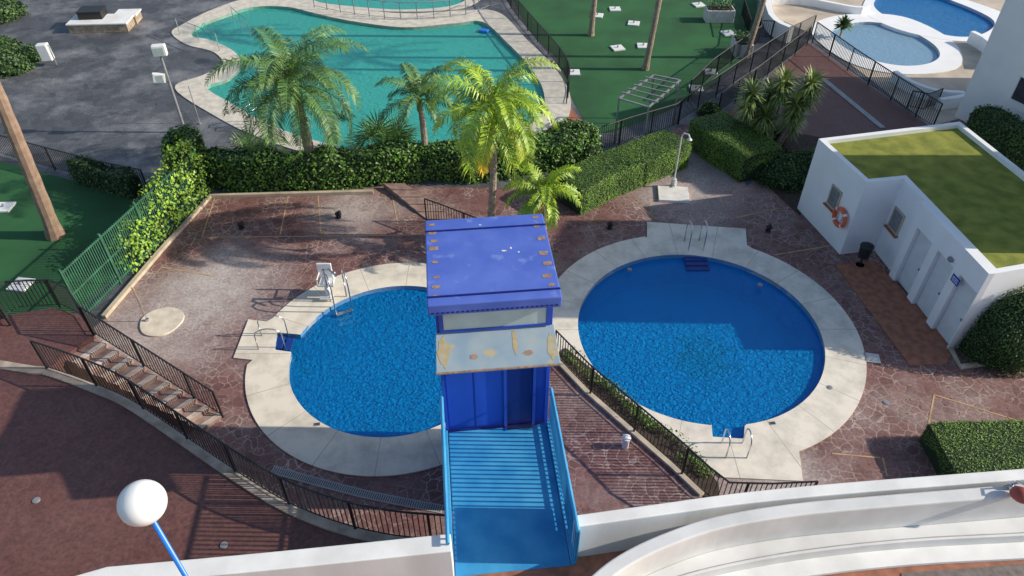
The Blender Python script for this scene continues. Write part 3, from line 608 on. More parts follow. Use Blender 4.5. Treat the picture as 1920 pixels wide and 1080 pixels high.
# ---------------- kiosk
ZK=2.8
A,B,C,D,Fp=G(1535,260,ZK),G(1625,342,ZK),G(1695,335,ZK),G(1865,513,ZK),G(1800,228,ZK)
E=D+(Fp-A)-(C-B)
poly=[A,B,C,D,E,Fp]; cen=sum(poly,Vector())/6
R=root('service_kiosk',Vector((cen.x,cen.y,0)),'white flat roofed pool kiosk with turf roof','building')
def inset(poly,d):
    n=len(poly); out=[]; area=sum(poly[i].x*poly[(i+1)%n].y-poly[(i+1)%n].x*poly[i].y for i in range(n)); s=1 if area>0 else -1
    for i in range(n):
        e1=(poly[i]-poly[i-1]).normalized(); e2=(poly[(i+1)%n]-poly[i]).normalized()
        n1=Vector((-e1.y,e1.x,0))*s; n2=Vector((-e2.y,e2.x,0))*s; b=(n1+n2); b/= (1+n1.dot(n2)); out.append(poly[i]+b*d)
    return out
ins=inset(poly,.17); n=6
mb=MB(); vs=[(p.x,p.y,0) for p in poly]+[(p.x,p.y,ZK) for p in poly]+[(p.x,p.y,ZK) for p in ins]+[(p.x,p.y,ZK-.2) for p in ins]
fs=[]
for k in range(3): fs+=[(k*n+i,k*n+(i+1)%n,(k+1)*n+(i+1)%n,(k+1)*n+i) for i in range(n)]
mb.add(vs,fs); mb.build('wall',M_white,R)
fillmesh('roof_turf',ins,[],ZK-.14,M_roof_turf,R)
def onwall(mb,P0,P1,s0,s1,z0,z1,d0,d1,mi=0):
    d=(P1-P0); d.z=0; L=d.length; d.normalize(); nn=Vector((d.y,-d.x,0)); 
    if nn.dot(Vector((cen.x,cen.y,0))-Vector((P0.x,P0.y,0)))>0: nn=-nn
    c=Vector((P0.x,P0.y,0))+d*(s0+s1)/2*1+nn*(d0+d1)/2+Vector((0,0,(z0+z1)/2)); mb.box(c,(s1-s0,abs(d1-d0),z1-z0),d,mi=mi); return c,d,nn
LAB=(B-A).length; LCD=(D-C).length; LBC=(C-B).length
M_wframe=mat('beige_window_frame',(.50,.42,.32),.6,var=.1); M_kglass=mat('shuttered_glass',(.20,.21,.22),.3,var=.2,scale=8)
def window(P0,P1,s0,s1,z0,z1):
    W=root('window',(0,0,0),'',''); W.parent=R; W.location=-R.location
    mb=MB(); onwall(mb,P0,P1,s0,s1,z0,z1,.004,.02); mb.build('glass',M_kglass,W)
    mb=MB()
    for a in((s0-.05,s0,z0-.05,z1+.05),(s1,s1+.05,z0-.05,z1+.05),(s0,s1,z1,z1+.05),(s0,s1,z0-.05,z0)): onwall(mb,P0,P1,*a,.0,.05)
    mb.build('frame',M_wframe,W)
    mb=MB(); onwall(mb,P0,P1,s0-.1,s1+.1,z0-.1,z0-.052,.0,.12); mb.build('sill',M_terra,W)
window(A,B,LAB*.52,LAB*.52+.45,1.2,1.85); window(C,D,.2,.68,1.2,1.85)
nd=3; st=1.25; bay=(LCD-st-.02)/nd; dep=.16
M_door=mat('pale_door',(.66,.69,.71),.5,var=.05)
pil=[(st,st+.3)]
for i in range(nd): pil.append((st+.3+i*bay+.8, st+.3+(i+1)*bay if i<nd-1 else LCD))
for (s0,s1) in pil:
    if s1-s0>.02:
        mb=MB(); onwall(mb,C,D,s0,s1,0,2.1,-.01,dep); mb.build('wall_pier',M_white,R)
mb=MB(); onwall(mb,C,D,st,LCD,2.1,ZK+.003,-.01,dep); mb.build('lintel',M_white,R)
for i in range(nd):
    s=st+.3+i*bay; mb=MB(); onwall(mb,C,D,s+.03,s+.77,.03,2.06,.002,.03); dd=mb.build('door',M_door,R)
    mb=MB(); onwall(mb,C,D,s+.64,s+.70,.98,1.04,.03,.08); hh=mb.build('door_handle',M_steel,R)
sx=pil[2][0]+.1
mb=MB(); onwall(mb,C,D,sx,sx+.32,1.75,1.98,dep+.001,dep+.02); ss=mb.build('sign_plate',mat('blue_sign',(.02,.05,.35),.5),None); reg(ss,'small blue sign plate on kiosk wall','sign')
mb=MB()
for k in range(3): onwall(mb,C,D,sx+.04,sx+.28,1.8+k*.055,1.82+k*.055,dep+.02,dep+.024)
q=mb.build('sign_lettering',M_plwhite,ss)
mb=MB(); onwall(mb,C,D,sx-.35,sx-.2,2.2,2.3,dep,dep+.1); q=mb.build('wall_lamp',M_grey,R)
mb=MB(); c,d,nn=onwall(mb,B,C,.12,LBC-.12,1.05,2.15,.002,.025); sg=mb.build('information_board',M_plwhite); reg(sg,'white rules board with small text and blue corners','sign')
mb=MB(); random.seed(11)
M_txt=mat('sign_ink',(.05,.07,.16),.6)
zz=1.82
while zz>1.3:
    w=random.uniform(.3,LBC-.5); onwall(mb,B,C,.24,.24+w,zz,zz+.016,.025,.028); zz-=.055
onwall(mb,B,C,.35,.95,1.9,1.97,.025,.028)
mb.build('sign_lettering',M_txt,sg)
mb=MB()
bb=Vector((B.x,B.y,0)); f=nn*.03
mb.add([bb+d*(LBC-.13)+f+Vector((0,0,2.14)),bb+d*(LBC-.55)+f+Vector((0,0,2.14)),bb+d*(LBC-.13)+f+Vector((0,0,1.92))],[(0,1,2)])
mb.add([bb+d*.13+f+Vector((0,0,1.06)),bb+d*.45+f+Vector((0,0,1.06)),bb+d*.13+f+Vector((0,0,1.38))],[(0,1,2)])
mb.build('blue_corner',M_pole,sg,fixn=False)
mb=MB(); c,d,nn=onwall(MB(),A,B,LAB-.72,LAB-.2,.95,1.45,.05,.05)
R2=root('lifebuoy',c,'orange and white ring lifebuoy hanging on wall','lifebuoy')
ring=[c+d*math.cos(t)*.29+Vector((0,0,1))*math.sin(t)*.29+nn*.06 for t in [2*math.pi*i/48 for i in range(48)]]
mb=MB(); mb.tube(ring,.065,10,closed=True); mb.build('ring',M_orange,R2,smooth=True)
for k in range(4):
    seg=[c+d*math.cos(t)*.29+Vector((0,0,1))*math.sin(t)*.29+nn*.06 for t in [math.pi/4+k*math.pi/2-.12+.06*i for i in range(5)]]
    mb=MB(); mb.tube(seg,.069,10); mb.build('white_band',M_plwhite,R2,smooth=True)
mb=MB(); mb.box(c+nn*.02,(.1,.04,.3),d); mb.build('hook',M_plwhite,R2)
g=fillmesh('porch_floor',P([(1566,497),(1640,490),(1790,650),(1775,682),(1706,686)]),[],.02,M_terra,skirt=.03); reg(g,'terracotta tiled porch strip beside kiosk',kind='structure')
b=G(1612,497); R=root('litter_bin',b,'black litter bin on post','litter bin')
mb=MB(); mb.cyl(b,b+Vector((0,0,.75)),.025); mb.cyl(b,b+Vector((0,0,.02)),.14,n=14); mb.build('post',M_black,R)
mb=MB(); mb.tube([b+Vector((0,0,.35)),b+Vector((0,0,.36)),b+Vector((0,0,.75))],[.1,.17,.2],16); mb.build('bin',M_black,R)
mb=MB(); mb.tube([b+Vector((0,0,.76)),b+Vector((0,0,.80)),b+Vector((0,0,.84))],[.22,.21,.08],16); mb.build('lid',M_black,R)
# ---------------- white apartment building, unseen wing added for shade
P0=G(1790,218); P1=G(2080,372); d=(P1-P0).normalized(); nn=Vector((-d.y,d.x,0)); nn=nn if nn.x>0 else -nn
R=root('apartment_building',P0,'tall white rendered apartment building','building')
mb=MB(); mb.prism([P0,P1,P1+nn*9,P0+nn*9],0,7.5); mb.build('wall',M_white,R)
cen0=cen; cen=(P0+P1)/2+nn*4
for (s,z0) in [(1.9,1.7),(3.9,1.0),(1.9,4.6),(5.2,4.6)]:
    mb=MB(); onwall(mb,P0,P1,s,s+.8,z0,z0+.9,.004,.02); w=mb.build('window',M_glass,R)
    mb=MB()
    for a in((s-.05,s,z0-.05,z0+.95),(s+.8,s+.85,z0-.05,z0+.95),(s,s+.8,z0+.9,z0+.95),(s,s+.8,z0-.05,z0)): onwall(mb,P0,P1,*a,.0,.05)
    mb.build('window_frame',M_white2,R)
W0,W1=Vector((15.8,15.6,0)),Vector((18.0,20.6,0))  # wing out of view, placed and sized to shade the right pool
R=root('apartment_building',W0,'unseen white building wing added to shade the right pool','building')
mb=MB(); mb.prism([W0,W1,Vector((27,20.6,0)),Vector((27,15.6,0))],0,8.2); mb.build('wall',M_white,R)
cen=Vector((22,17.5,0))
for i in range(2):
    for z0 in(1.0,4.0):
        mb=MB(); onwall(mb,W0,W1,1+i*1.8,2+i*1.8,z0,z0+1.1,.004,.02); mb.build('window',M_glass,R)
cen=cen0
def lowwall(px,w,h,label,m=M_white):
    mb=MB(); mb.strip(spline(P(px),False,4),w,0,h); o=mb.build('low_wall',m); return reg(o,label,'wall')
lowwall([(1672,152),(1700,170),(1745,187),(1800,192)],.22,.5,'curved white low wall near splash pool')
lowwall([(1755,205),(1790,200),(1830,190)],.22,.5,'short white low wall by apartment building')
lowwall([(1815,80),(1845,98),(1860,130)],.25,.6,'white curved wall beside deep blue pool')
lowwall([(1428,-10),(1440,55),(1478,80)],.3,.8,'white low wall by beige terrace')
lowwall([(1430,10),(1500,8),(1600,26),(1625,22)],.22,.4,'white curved wall behind beige terrace')
# ---------------- fences
railing(spline(P([(938,-20),(960,20),(1000,70),(1050,130),(1066,165),(1062,195)]),False,4),1.0,'black iron fence between pool and lawn')
railing(P([(1100,292),(1180,265),(1262,240),(1272,232)]),1.1,'black iron fence above clipped hedge')
railing(P([(1270,232),(1310,205),(1400,142),(1480,88),(1520,68)]),1.1,'black iron fence beside the lawn')
railing(P([(1345,215),(1400,175),(1450,135),(1512,86)]),1.0,'black iron fence along ramp path')
railing(P([(1522,82),(1600,140),(1680,195),(1748,240)]),1.1,'black iron fence along beige terrace')
railing(P([(-120,262),(0,290),(100,318),(200,345),(280,362)]),1.0,'black iron fence between paving and lawn')
railing(P([(1290,190),(1330,150),(1370,120),(1420,85),(1425,20)]),1.0,'black iron fence around lawn edge')
railing(P([(1700,202),(1730,208),(1755,198)]),.8,'short black railing by white wall')
railing(spline(P([(590,14),(655,27),(760,38),(868,30),(920,12)]),False,3),.95,'slender grey fence across pool rim',m=M_grey,sp=.9,post=.9)
railing(P([(800,415),(835,428),(880,446),(960,478)]),.95,'short black railing beside deck steps')
railing(P([(1390,30),(1402,70),(1445,72)]),.9,'black railing by planter')
a0,a1,b0,b1=G(720,352),G(760,352),G(800,412),G(850,412)
R=root('stairs',a0,'low brown steps beside ivy hedge','stairs')
for i in range(5):
    t,t2=i/5,(i+1)/5; mb=MB(); z=.12*(5-i)/5*1.6
    mb.prism([a0.lerp(b0,t),a0.lerp(b0,t2),a1.lerp(b1,t2),a1.lerp(b1,t)],-.01,z); mb.build('step',M_step,R)
gf=P([(160,600),(230,520),(310,435),(390,365)])
R=root('green_fence',gf[0],'green slatted garden fence with ivy','fence')
mb=MB(); d=(gf[-1]-gf[0]).normalized(); Lg=(gf[-1]-gf[0]).length
M_gf=mat('green_fence_paint',(.035,.13,.075),.6,var=.25)
k=int(Lg/.085)
for i in range(k): mb.box(gf[0]+d*i*.085+Vector((0,0,.95)),(.03,.015,1.8),d)
mb.build('slats',M_gf,R,fixn=False)
mb=MB()
for z in(.15,1.0,1.8): mb.box((gf[0]+gf[-1])/2+Vector((0,0,z)),(Lg,.03,.04),d)
mb.build('rails',M_gf,R)
for i in range(5):
    mb=MB(); mb.box(gf[0]+d*Lg*i/4+Vector((0,0,.97)),(.06,.06,1.94),d); mb.build('post',M_gf,R)
mb=MB(); mb.strip(P([(196,597),(300,475),(396,370),(700,362)]),.14,0,.12); o=mb.build('curb_wall',M_cream); reg(o,'thin cream kerb around deck edge','low wall')
# ---------------- hedges
hedge('ivy_hedge',P([(392,338),(470,345),(560,345),(640,342),(720,333),(800,325),(870,330)]),1.1,1.25,[M_core,M_leaf],'long ivy covered hedge behind the deck',leaf=.12,dens=230,amp=.16)
hedge('ivy_hedge',P([(330,350),(365,345),(400,335)]),1.3,2.1,[M_core,M_leaf],'tall ivy mass at fence corner',leaf=.12,dens=230,amp=.22)
hedge('ivy_plant',P([(238,512),(290,455),(345,400),(385,362)]),.5,1.9,[M_core,M_leafb],'bright green ivy climbing over the fence','climbing plant',leaf=.12,dens=190,amp=.42,hvar=lambda t:.62+.42*t+.08*math.sin(t*17),loose=1.6,core_k=.7)
hedge('clipped_hedge',P([(1062,388),(1120,358),(1200,325),(1266,298)]),1.5,1.05,[M_core,M_leafh],'clipped green box hedge beside deck',leaf=.05,dens=1100,amp=.015,box=True)
hedge('clipped_hedge',P([(1318,262),(1355,290),(1400,318),(1420,335)]),1.8,1.15,[M_core,M_leafh],'clipped green hedge beside stone path',leaf=.05,dens=1100,amp=.02,box=True)
hedge('clipped_hedge',P([(1745,868),(1850,866),(1990,862)]),1.5,.7,[M_core,M_leafh],'clipped green hedge next to white parapet',leaf=.045,dens=1300,amp=.012,box=True)
hedge('clipped_hedge',P([(1812,262),(1860,295),(1960,350)]),1.2,1.6,[M_core,M_leafc],'dark hedge along apartment wall',leaf=.09,dens=300,amp=.1)
hedge('shrub_row',P([(860,330),(960,320),(1060,300),(1110,285)]),1.3,1.3,[M_core,M_leaf],'dense dark shrubs beneath the palms','hedge',leaf=.12,dens=220,amp=.25)
c=G(1868,658); shrub('conifer_bush',Vector((c.x,c.y,0)),1.15,1.05,2.4,[M_core,M_leafc],'tall dark conifer bush beside kiosk',power=.75,dens=700,leaf=.06)
mb=MB(); mb.strip(P([(1778,650),(1800,690),(1930,672)]),.12,0,.1); o=mb.build('curb_wall',M_cream); reg(o,'low kerb around conifer bush','low wall')
for (x,y,r,h) in [(1100,300,.7,1.0),(1330,215,.5,.6)]:
    c=G(x,y); shrub('shrub',c,r,r,h,[M_core,M_leaf],'dark leafy garden shrub',leaf=.1,dens=220)
for (x,y,r,h) in [(1470,330,1.2,.9),(1510,330,.8,1.1),(1440,262,.7,.7)]:
    c=G(x,y); shrub('shrub',c,r,r,h,[M_core,M_leafc],'dark shrub in garden bed',leaf=.1,dens=220)
for (x,y,r,h) in [(20,128,1.2,.7),(62,108,.8,.6),(-10,100,1.2,.8),(2,30,1.3,.9)]:
    c=G(x,y); shrub('shrub',c,r,r,h,[M_core,M_leafc],'dark shrub beside grey paving',leaf=.14,dens=130)
hedge('ivy_plant',P([(150,335),(200,350),(262,368)]),.7,.9,[M_core,M_leafc],'dark ivy over the black fence','climbing plant',leaf=.11,dens=160,amp=.3)
# ---------------- palms
random.seed(21)
b=G(590,335); palm('palm_tree',b,hgt(b,165),3.2,30,M_palmd,M_trunk,'feathery dark green palm behind ivy hedge',top=Vector((b.x-.1,b.y,hgt(b,165))),ll=.68,npair=66,r0=.2,r1=.15,droop=2.1)
b=G(918,445); palm('palm_tree',b,hgt(b,215),2.6,26,M_palmb,M_trunk,'sunlit yellow green palm behind elevator tower',M_palmy,3,top=Vector((b.x+.2,b.y,hgt(b,215))),ll=.55,npair=60,droop=2.35,dl=.7)
b=G(1015,470); palm('palm_tree',b,hgt(b,366),1.45,13,M_palmb,M_trunk,'small sunlit palm beside clipped hedge',M_palmy,1,top=Vector((b.x,b.y,hgt(b,366))),ll=.36,npair=44,r0=.1,r1=.08)
b=G(798,322); palm('palm_tree',b,hgt(b,190),1.8,14,M_palmd,M_trunk,'slim dark palm between larger palms',top=Vector((b.x,b.y,hgt(b,190))),ll=.45,npair=44,low=.2)
b=G(105,442); palm('palm_tree',b,10,2.6,16,M_palmd,mat('smooth_trunk',(.26,.17,.12),.85,scale=5,col2=(.34,.24,.17),bump=.5),'tall bare palm trunk standing on turf',top=Vector((b.x+.7,b.y,10)),r0=.24,r1=.14,npair=30)
for (x,y,tx) in [(1108,66,.1),(1210,130,.5),(1398,108,.7)]:
    b=G(x,y); palm('palm_tree',b,9.5,2.6,14,M_palmb,M_trunk,'slender palm trunk on the artificial lawn',top=Vector((b.x+tx,b.y,9.5)),npair=26,group='palms on the lawn',r0=.14,r1=.10)
for (x,y,h,r) in [(478,312,.3,1.3),(712,300,.5,1.5),(745,290,.4,1.2)]:
    fanpalm('fan_palm',G(x,y),h,r,16,M_palmd,M_trunk,'low dark fan palm by pool edge')
b=G(1440,285); R=root('yucca_plant',b,'multi stemmed yucca with spiky leaf heads','yucca plant')
mb=MB(); heads=[]
for (dx,dy,h) in [(-1.15,.1,2.5),(-.55,-.2,1.7),(.0,.2,2.9),(.5,-.2,2.2),(1.0,.1,2.9),(-.9,.5,1.6),(.8,.4,1.5),(-.3,.6,2.3)]:
    t=b+Vector((dx,dy,h)); mb.tube([b+Vector((dx*.3,dy*.3,0)),b+Vector((dx*.8,dy*.8,h*.5)),t],[.09,.07,.06],7); heads.append(t)
mb.build('trunk',M_trunk,R); mb=MB()
for t in heads:
    for k in range(4): rosette(mb,t-Vector((0,0,.2*k)),70,.72,.07,-.9,1.4)
mb.build('crown',M_yucca,R,fixn=False)
b=G(1575,70); R=root('potted_plant',b,'spiky green plant at terrace corner','plant'); mb=MB(); mb.cyl(b,b+Vector((0,0,.6)),.06,.05,6); mb.build('stem',M_trunk,R); mb=MB(); rosette(mb,b+Vector((0,0,.6)),70,.6,.14,-.2,1.4); mb.build('leaves',M_leafc,R,fixn=False)
# ---------------- ladders
def ladder(c,dirv,w,label,h=.75,steps=3,m=M_steel,stepm=M_plwhite,reach=.55,r=.022):
    d=Vector(dirv).normalized(); s=Vector((-d.y,d.x,0)); R=root('pool_ladder',c,label,'pool ladder')
    for sg in(-1,1):
        o=c+s*sg*w/2; mb=MB(); pts=[o-d*reach,o-d*reach+Vector((0,0,h*.7))]
        for k in range(7):
            t=math.pi*k/6; pts.append(o-d*(reach*.5)+Vector((0,0,h*.7))+Vector((0,0,1))*math.sin(t)*h*.3-d*math.cos(t)*reach*.5)
        pts+=[o+Vector((0,0,-.1)),o+d*.05+Vector((0,0,-.9))]
        mb.tube(pts,r,8); mb.build('handrail',m,R,smooth=True)
    for k in range(steps):
        mb=MB(); mb.box(c+d*.05+Vector((0,0,-.04-.22*k)),(w,.12,.03),s); mb.build('rung',stepm,R)
    return R
ladder(G(1303,468)+Vector((0,-.1,0)),(0.05,-1,0),.5,'steel pool ladder with blue steps entering water',h=1.0,stepm=M_blued,steps=2)
M_stepb=mat('blue_step',(.006,.04,.22),.5)
R=root('pool_steps',G(1303,480),'submerged dark blue pool entry steps','pool steps')
for k in range(3):
    c=G(1303,478); mb=MB(); mb.box(Vector((c.x,c.y-.15-.22*k,-.06-.022*k)),(.75,.19,.05)); mb.build('step',M_stepb,R,bevel=.01)
ladder(G(1372,832),(0,1,0),.52,'low steel handrails at pool entry notch',h=.75,steps=0,reach=.45,r=.018)
ladder(G(538,640),(1,0.1,0),.55,'steel handrails beside blue entry steps',h=.8,steps=0,reach=.75,r=.017)
R=root('pool_steps',G(530,640),'blue recessed entry steps in pool edge','pool steps')
for k in range(2):
    c=G(532,641); mb=MB(); mb.box(Vector((c.x-.12+.25*k,c.y,-.05-.05*k)),(.22,.5,.05)); mb.build('step',M_stepb,R,bevel=.01)
ladder(G(640,578)+Vector((.1,-.1,0)),(.45,-.9,0),.5,'tall steel pool ladder beside lifting chair',h=1.25,stepm=M_steel)
b=G(618,562); R=root('pool_lift',b,'white pool access lift chair on steel post','pool lift')
mb=MB(); mb.cyl(b,b+Vector((0,0,1.2)),.05,.045,12); mb.tube([b+Vector((0,0,1.15)),b+Vector((.2,-.1,1.3)),b+Vector((.45,-.3,1.2))],.03,8); mb.build('post',M_steel,R)
q=b+Vector((-.05,.25,.5)); mb=MB(); mb.box(q,(.45,.42,.06)); mb.box(q+Vector((0,.0,-.22)),(.08,.3,.4)); mb.build('seat',M_plwhite,R,bevel=.02)
mb=MB(); mb.box(q+Vector((-.05,.2,.3)),(.45,.06,.55),(1,0,0)); mb.build('backrest',M_plwhite,R,bevel=.02)
for sx in(-.24,.24):
    mb=MB(); mb.tube([q+Vector((sx,.2,.22)),q+Vector((sx,-.18,.22)),q+Vector((sx,-.2,0))],.022,6); mb.build('armrest',M_plwhite,R)
mb=MB(); mb.box(q+Vector((0,-.3,-.35)),(.38,.2,.04)); mb.box(q+Vector((0,-.25,-.18)),(.05,.05,.34)); mb.build('footrest',M_plwhite,R)
# ---------------- showers
c=G(303,604); R=root('foot_shower',c,'round cream concrete shower slab with thin pipe','shower')
pts=[c+Vector((math.cos(t)*.62*(1+.05*math.sin(3*t)),math.sin(t)*.62,0)) for t in [2*math.pi*i/40 for i in range(40)]]
mb=MB(); mb.prism(pts,-.01,.04); mb.build('slab',mat('shower_slab',(.68,.60,.48),.8,var=.15),R,bevel=.01)
mb=MB(); q=G(278,603); mb.cyl(q,q+Vector((0,0,.12)),.05); mb.tube([q+Vector((0,0,.1)),q+Vector((-.02,0,1.0)),q+Vector((-.05,0,1.35))],.012,6); mb.build('pipe',M_steel,R)
c=G(1262,366); R=root('shower',c,'steel garden shower on white square tray','shower')
M_shp=mat('shower_pipe',(.62,.62,.60),.4,var=.1)
mb=MB(); mb.box(c+Vector((0,0,.04)),(1.1,.95,.1),(1,-.1,0)); mb.build('tray',mat('shower_tray',(.74,.71,.66),.8,var=.1),R,bevel=.01)
q=G(1262,350); mb=MB(); mb.tube([q,q+Vector((0,0,2.1)),q+Vector((.05,-.05,2.25)),q+Vector((.2,-.15,2.25)),q+Vector((.24,-.2,2.15))],.03,8); mb.cyl(q+Vector((.24,-.2,2.08)),q+Vector((.24,-.2,2.15)),.1,.04,12); mb.build('pipe',M_shp,R)
mb=MB(); mb.cyl(q,q+Vector((0,0,.35)),.12,.09,12); mb.cyl(q+Vector((.0,-.1,.15)),q+Vector((0,-.2,.15)),.03,.03,8); mb.build('foot',M_shp,R)
# ---------------- floodlight post
b=G(348,248); ht=hgt(b,100); R=root('floodlight_post',b,'grey post carrying white floodlights','floodlight')
tp=Vector((b.x,b.y,ht)); mb=MB(); mb.cyl(b,tp,.06,.05,10); mb.box(tp-Vector((0,0,.05)),(.5,.06,.06),(1,.3,0)); mb.tube([tp-Vector((0,0,1.2)),tp+Vector((-.25,-.1,-1.0))],.02,6); mb.build('post',M_grey,R)
for off,sz in(((0.05,-.05,.15),(.5,.28,.42)),((-.3,-.1,-.95),(.46,.16,.38))):
    mb=MB(); mb.box(tp+Vector(off),sz,(1,.35,-.2) if sz[1]<.2 else (1,.2,0)); h_=mb.build('lamp_head',M_plwhite,R,bevel=.03)
    mb=MB(); mb.box(tp+Vector(off)+Vector((0,-sz[1]*.5-.01,-.02)),(sz[0]*.8,.02,sz[2]*.75),(1,.2,0)); mb.build('lens',M_frost,R)
b=G(375,232); mb=MB(); mb.cyl(b,b+Vector((0,0,1.7)),.02,.018,8); mb.cyl(b,b+Vector((0,0,.05)),.07,.07,10); o=mb.build('slim_pole',M_grey); reg(o,'slim grey pole by turquoise pool','pole')
b=G(95,122); R=root('waste_bin',b,'white bin hanging on legs','litter bin')
mb=MB(); mb.tube([b+Vector((-.3,0,0)),b+Vector((-.3,0,1.0)),b+Vector((.3,0,1.0)),b+Vector((.3,0,0))],.025,6); mb.build('frame',M_grey,R)
mb=MB(); mb.box(b+Vector((0,0,.65)),(.5,.36,.8),(1,.1,.05)); mb.build('bin',M_plwhite,R,bevel=.04)
c=G(195,52); R=root('stone_bench',c,'white topped stone bench block','bench')
mb=MB(); mb.box(c+Vector((0,0,.2)),(3.0,1.3,.4),(1,.06,0)); mb.box(c+Vector((1.0,.9,.2)),(1.1,.9,.4),(1,.06,0)); mb.build('base',mat('stone_cladding',(.36,.28,.2),.9,var=.3,scale=5),R)
mb=MB(); mb.box(c+Vector((0,0,.44)),(3.1,1.4,.08),(1,.06,0)); mb.box(c+Vector((1.0,.98,.441)),(1.2,.9,.08),(1,.06,0)); mb.build('top',M_white2,R,bevel=.02)
mb=MB(); mb.box(c+Vector((-.5,.3,.66)),(1.2,.9,.36),(1,.1,0)); mb.box(c+Vector((-.5,.3,.86)),(1.26,.96,.05),(1,.1,0)); o=mb.build('storage_crate',M_black,bevel=.02); reg(o,'black covered crate resting on stone bench','crate')
for (a,b2) in(((338,66),(412,96)),((440,45),(470,70))):
    p,q=G(*a),G(*b2); R=root('pool_handrail',p,'thin grey handrail across pool edge','handrail')
    mb=MB(); mb.tube([p,p+Vector((0,0,.9)),q+Vector((0,0,.9)),q],.02,6); mb.build('rail',M_grey,R)
    mb=MB(); m_=(p+q)/2; mb.cyl(m_,m_+Vector((0,0,.9)),.018,n=6); mb.build('post',M_grey,R)
for x,y in((462,240),(475,246)):
    p=G(x,y); mb=MB(); mb.tube([p,p+Vector((0,0,.8)),p+Vector((.25,.25,.95)),p+Vector((.5,.5,.7)),p+Vector((.5,.5,-.3))],.022,6); o=mb.build('ladder_rail',M_steel,smooth=True); reg(o,'curved steel ladder rail at turquoise pool','pool ladder')
b=G(908,56); mb=MB(); mb.box(Vector((b.x,b.y,-.06)),(.5,.35,.16),(1,-.4,0)); o=mb.build('pool_cleaner',M_pole,bevel=.05); reg(o,'small blue pool cleaner floating on water','pool cleaner')
for (x,y) in [(1120,30),(1153,18),(1188,45),(1158,91),(1310,10),(1365,63),(1332,136),(1305,167),(1206,87),(1075,137),(8,390),(40,535)]:
    b=G(x,y); R=root('parasol_base',b,'white square parasol base on turf','parasol base','parasol bases on the lawn')
    mb=MB(); mb.box(b+Vector((0,0,.03)),(.6,.6,.07),(1,random.uniform(-.3,.3),0)); mb.build('slab',M_plwhite,R,bevel=.01)
    mb=MB(); mb.cyl(b+Vector((0,0,.06)),b+Vector((0,0,.16)),.04,.04,10); mb.build('socket',M_grey,R)
for (x,y) in [(1346,38),(1388,100)]:
    b=G(x,y); R=root('planter_box',b,'white rectangular planter with low shrubs','planter','planters beside the lawn')
    mb=MB(); w,dp,h=(1.5,.8,.65) if x<1360 else (.8,1.2,.65)
    mb.box(b+Vector((0,0,h/2)),(w,dp,h)); mb.build('box',mat('planter_grey',(.52,.53,.52),.8),R,bevel=.02)
    mb=MB(); mb.box(b+Vector((0,0,h+.003)),(w-.15,dp-.15,.02)); mb.build('soil',M_soil,R)
    mb=MB(); pts=[b+Vector((random.uniform(-.45,.45)*w,random.uniform(-.45,.45)*dp,h+random.random()*.35)) for _ in range(260)]; leafquads(mb,pts,[Vector((0,0,1))]*len(pts),.12,0,jit=1.5); mb.build('leaves',M_leafc,R,fixn=False)
p=[G(1152,268),G(1205,285),G(1262,232),G(1215,222)]; hp=1.95
R=root('pergola',p[0],'grey metal pergola frame over lawn corner','pergola')
for q in p: 
    mb=MB(); mb.box(q+Vector((0,0,hp/2)),(.06,.06,hp)); mb.build('post',M_grey,R)
mb=MB(); tz=Vector((0,0,hp))
for a,b2 in((0,1),(1,2),(2,3),(3,0)): dd=p[b2]-p[a]; mb.box((p[a]+p[b2])/2+tz,(dd.length,.07,.05),dd)
mb.build('frame',M_grey,R)
for i in range(1,6):
    a=p[0].lerp(p[3],i/6); b2=p[1].lerp(p[2],i/6); mb=MB(); dd=b2-a; mb.box((a+b2)/2+tz+Vector((0,0,.05)),(dd.length+.3,.05,.04),dd); mb.build('slat',M_grey,R)
for (x,y) in [(453,428),(635,408),(1143,428),(1440,433),(595,797),(1448,795)]:
    b=G(x,y); big_=y<500; R=root('deck_spotlight' if big_ else 'skimmer_grille',b,'small black spotlight on the deck' if big_ else 'small dark skimmer grille in coping','spotlight' if big_ else 'grille')
    if big_:
        mb=MB(); mb.cyl(b,b+Vector((0,0,.04)),.1,.09,12); mb.box(b+Vector((0,0,.08)),(.03,.16,.1)); mb.build('bracket',M_black,R)
        mb=MB(); mb.tube([b+Vector((-.08,0,.14)),b+Vector((.08,0,.2))],[.07,.1],12); mb.build('lamp_head',M_black,R)
    else:
        mb=MB(); mb.box(b+Vector((0,0,.033)),(.16,.1,.012),(1,.2,0)); mb.build('frame',M_grey,R); mb=MB()
        for k in range(4): mb.box(b+Vector((-.05+.033*k,0,.042)),(.014,.07,.006),(1,.2,0))
        mb.build('slots',M_black,R)
for (x,y) in [(1662,755),(1555,728),(1730,500),(1180,506),(1425,535),(68,938),(420,1022)]:
    z=ZT if x<500 else 0.0
    b=G(x,y,z); mb=MB(); mb.cyl(b+Vector((0,0,-.005)),b+Vector((0,0,.012 if not(1100<x<1600) else .04)),.08,.075,16); mb.cyl(b,b+Vector((0,0,.016 if not(1100<x<1600) else .045)),.05,.05,12); o=mb.build('drain_cover',M_grey); reg(o,'small round drain cover set in paving','drain cover')
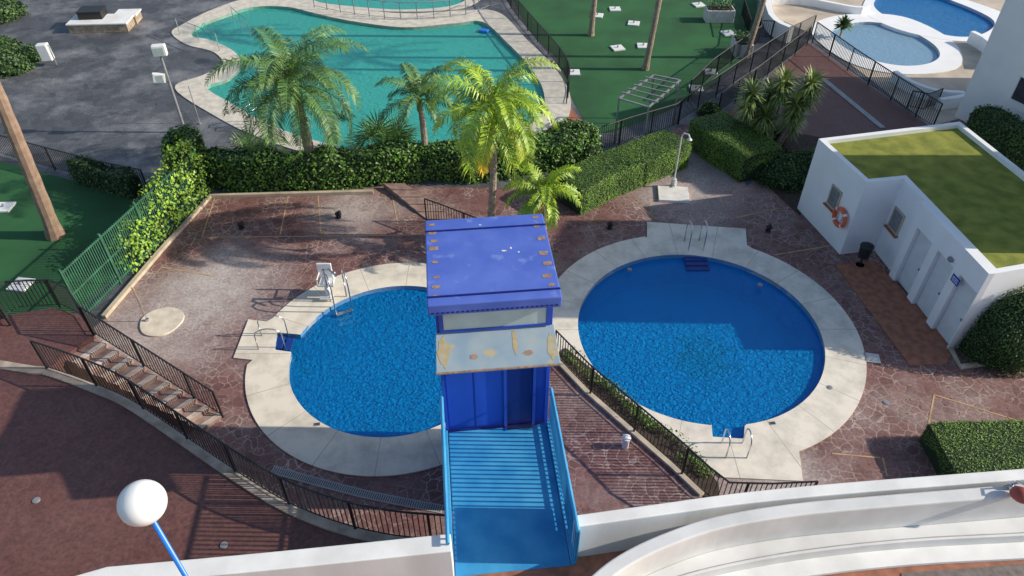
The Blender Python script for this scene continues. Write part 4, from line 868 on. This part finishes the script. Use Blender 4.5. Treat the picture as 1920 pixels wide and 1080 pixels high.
b=G(1635,672); mb=MB(); mb.box(b+Vector((0,0,.015)),(.4,.35,.03),(1,-.2,0)); mb.box(b+Vector((0,0,.032)),(.3,.25,.012),(1,-.2,0)); o=mb.build('access_hatch',mat('hatch_grey',(.55,.55,.54),.6)); reg(o,'grey square hatch beside pool coping','hatch')
b=G(1172,838,.12); R=root('vent_pipe',b,'short white vent pipe with cap','vent pipe')
mb=MB(); mb.cyl(b,b+Vector((0,0,.32)),.08,.08,14); mb.build('pipe',M_plwhite,R); mb=MB(); mb.tube([b+Vector((0,0,.33)),b+Vector((0,0,.38)),b+Vector((0,0,.42))],[.11,.11,.04],14); mb.build('cap',M_plwhite,R)
b=G(1545,150); mb=MB(); mb.box((b+G(1655,240))/2+Vector((0,0,.01)),((G(1655,240)-b).length,.25,.03),G(1655,240)-b); o=mb.build('drain_channel',M_grey); reg(o,'grey metal drain strip on ramp path','drain')
# ---------------- light
EL=math.radians(27); AZ=math.radians(-1)
sd=Vector((math.cos(EL)*math.cos(AZ),math.cos(EL)*math.sin(AZ),math.sin(EL)))
sun=bpy.data.lights.new('sun','SUN'); sun.energy=5.0; sun.angle=math.radians(.5); sun.color=(1,.91,.77)
so=bpy.data.objects.new('sun',sun); COL.objects.link(so); so.rotation_euler=sd.to_track_quat('Z','Y').to_euler()
w=bpy.data.worlds.new('World'); S.world=w; w.use_nodes=True; nt=w.node_tree
sky=nt.nodes.new('ShaderNodeTexSky'); sky.sky_type='NISHITA'; sky.sun_disc=False; sky.sun_elevation=EL; sky.sun_rotation=math.atan2(sd.x,sd.y)
bg=nt.nodes['Background']; bg.inputs[1].default_value=.15; nt.links.new(sky.outputs[0],bg.inputs[0])
cam=bpy.data.cameras.new('camera'); co=bpy.data.objects.new('camera',cam); COL.objects.link(co); co.location=(0,0,H); co.rotation_euler=(math.radians(90)-PITCH,0,0)
cam.sensor_width=36; cam.lens=F/1920*36; cam.clip_end=800; cam.clip_start=.1; S.camera=co
S.view_settings.view_transform='Standard'; S.view_settings.look='None'; S.view_settings.exposure=0
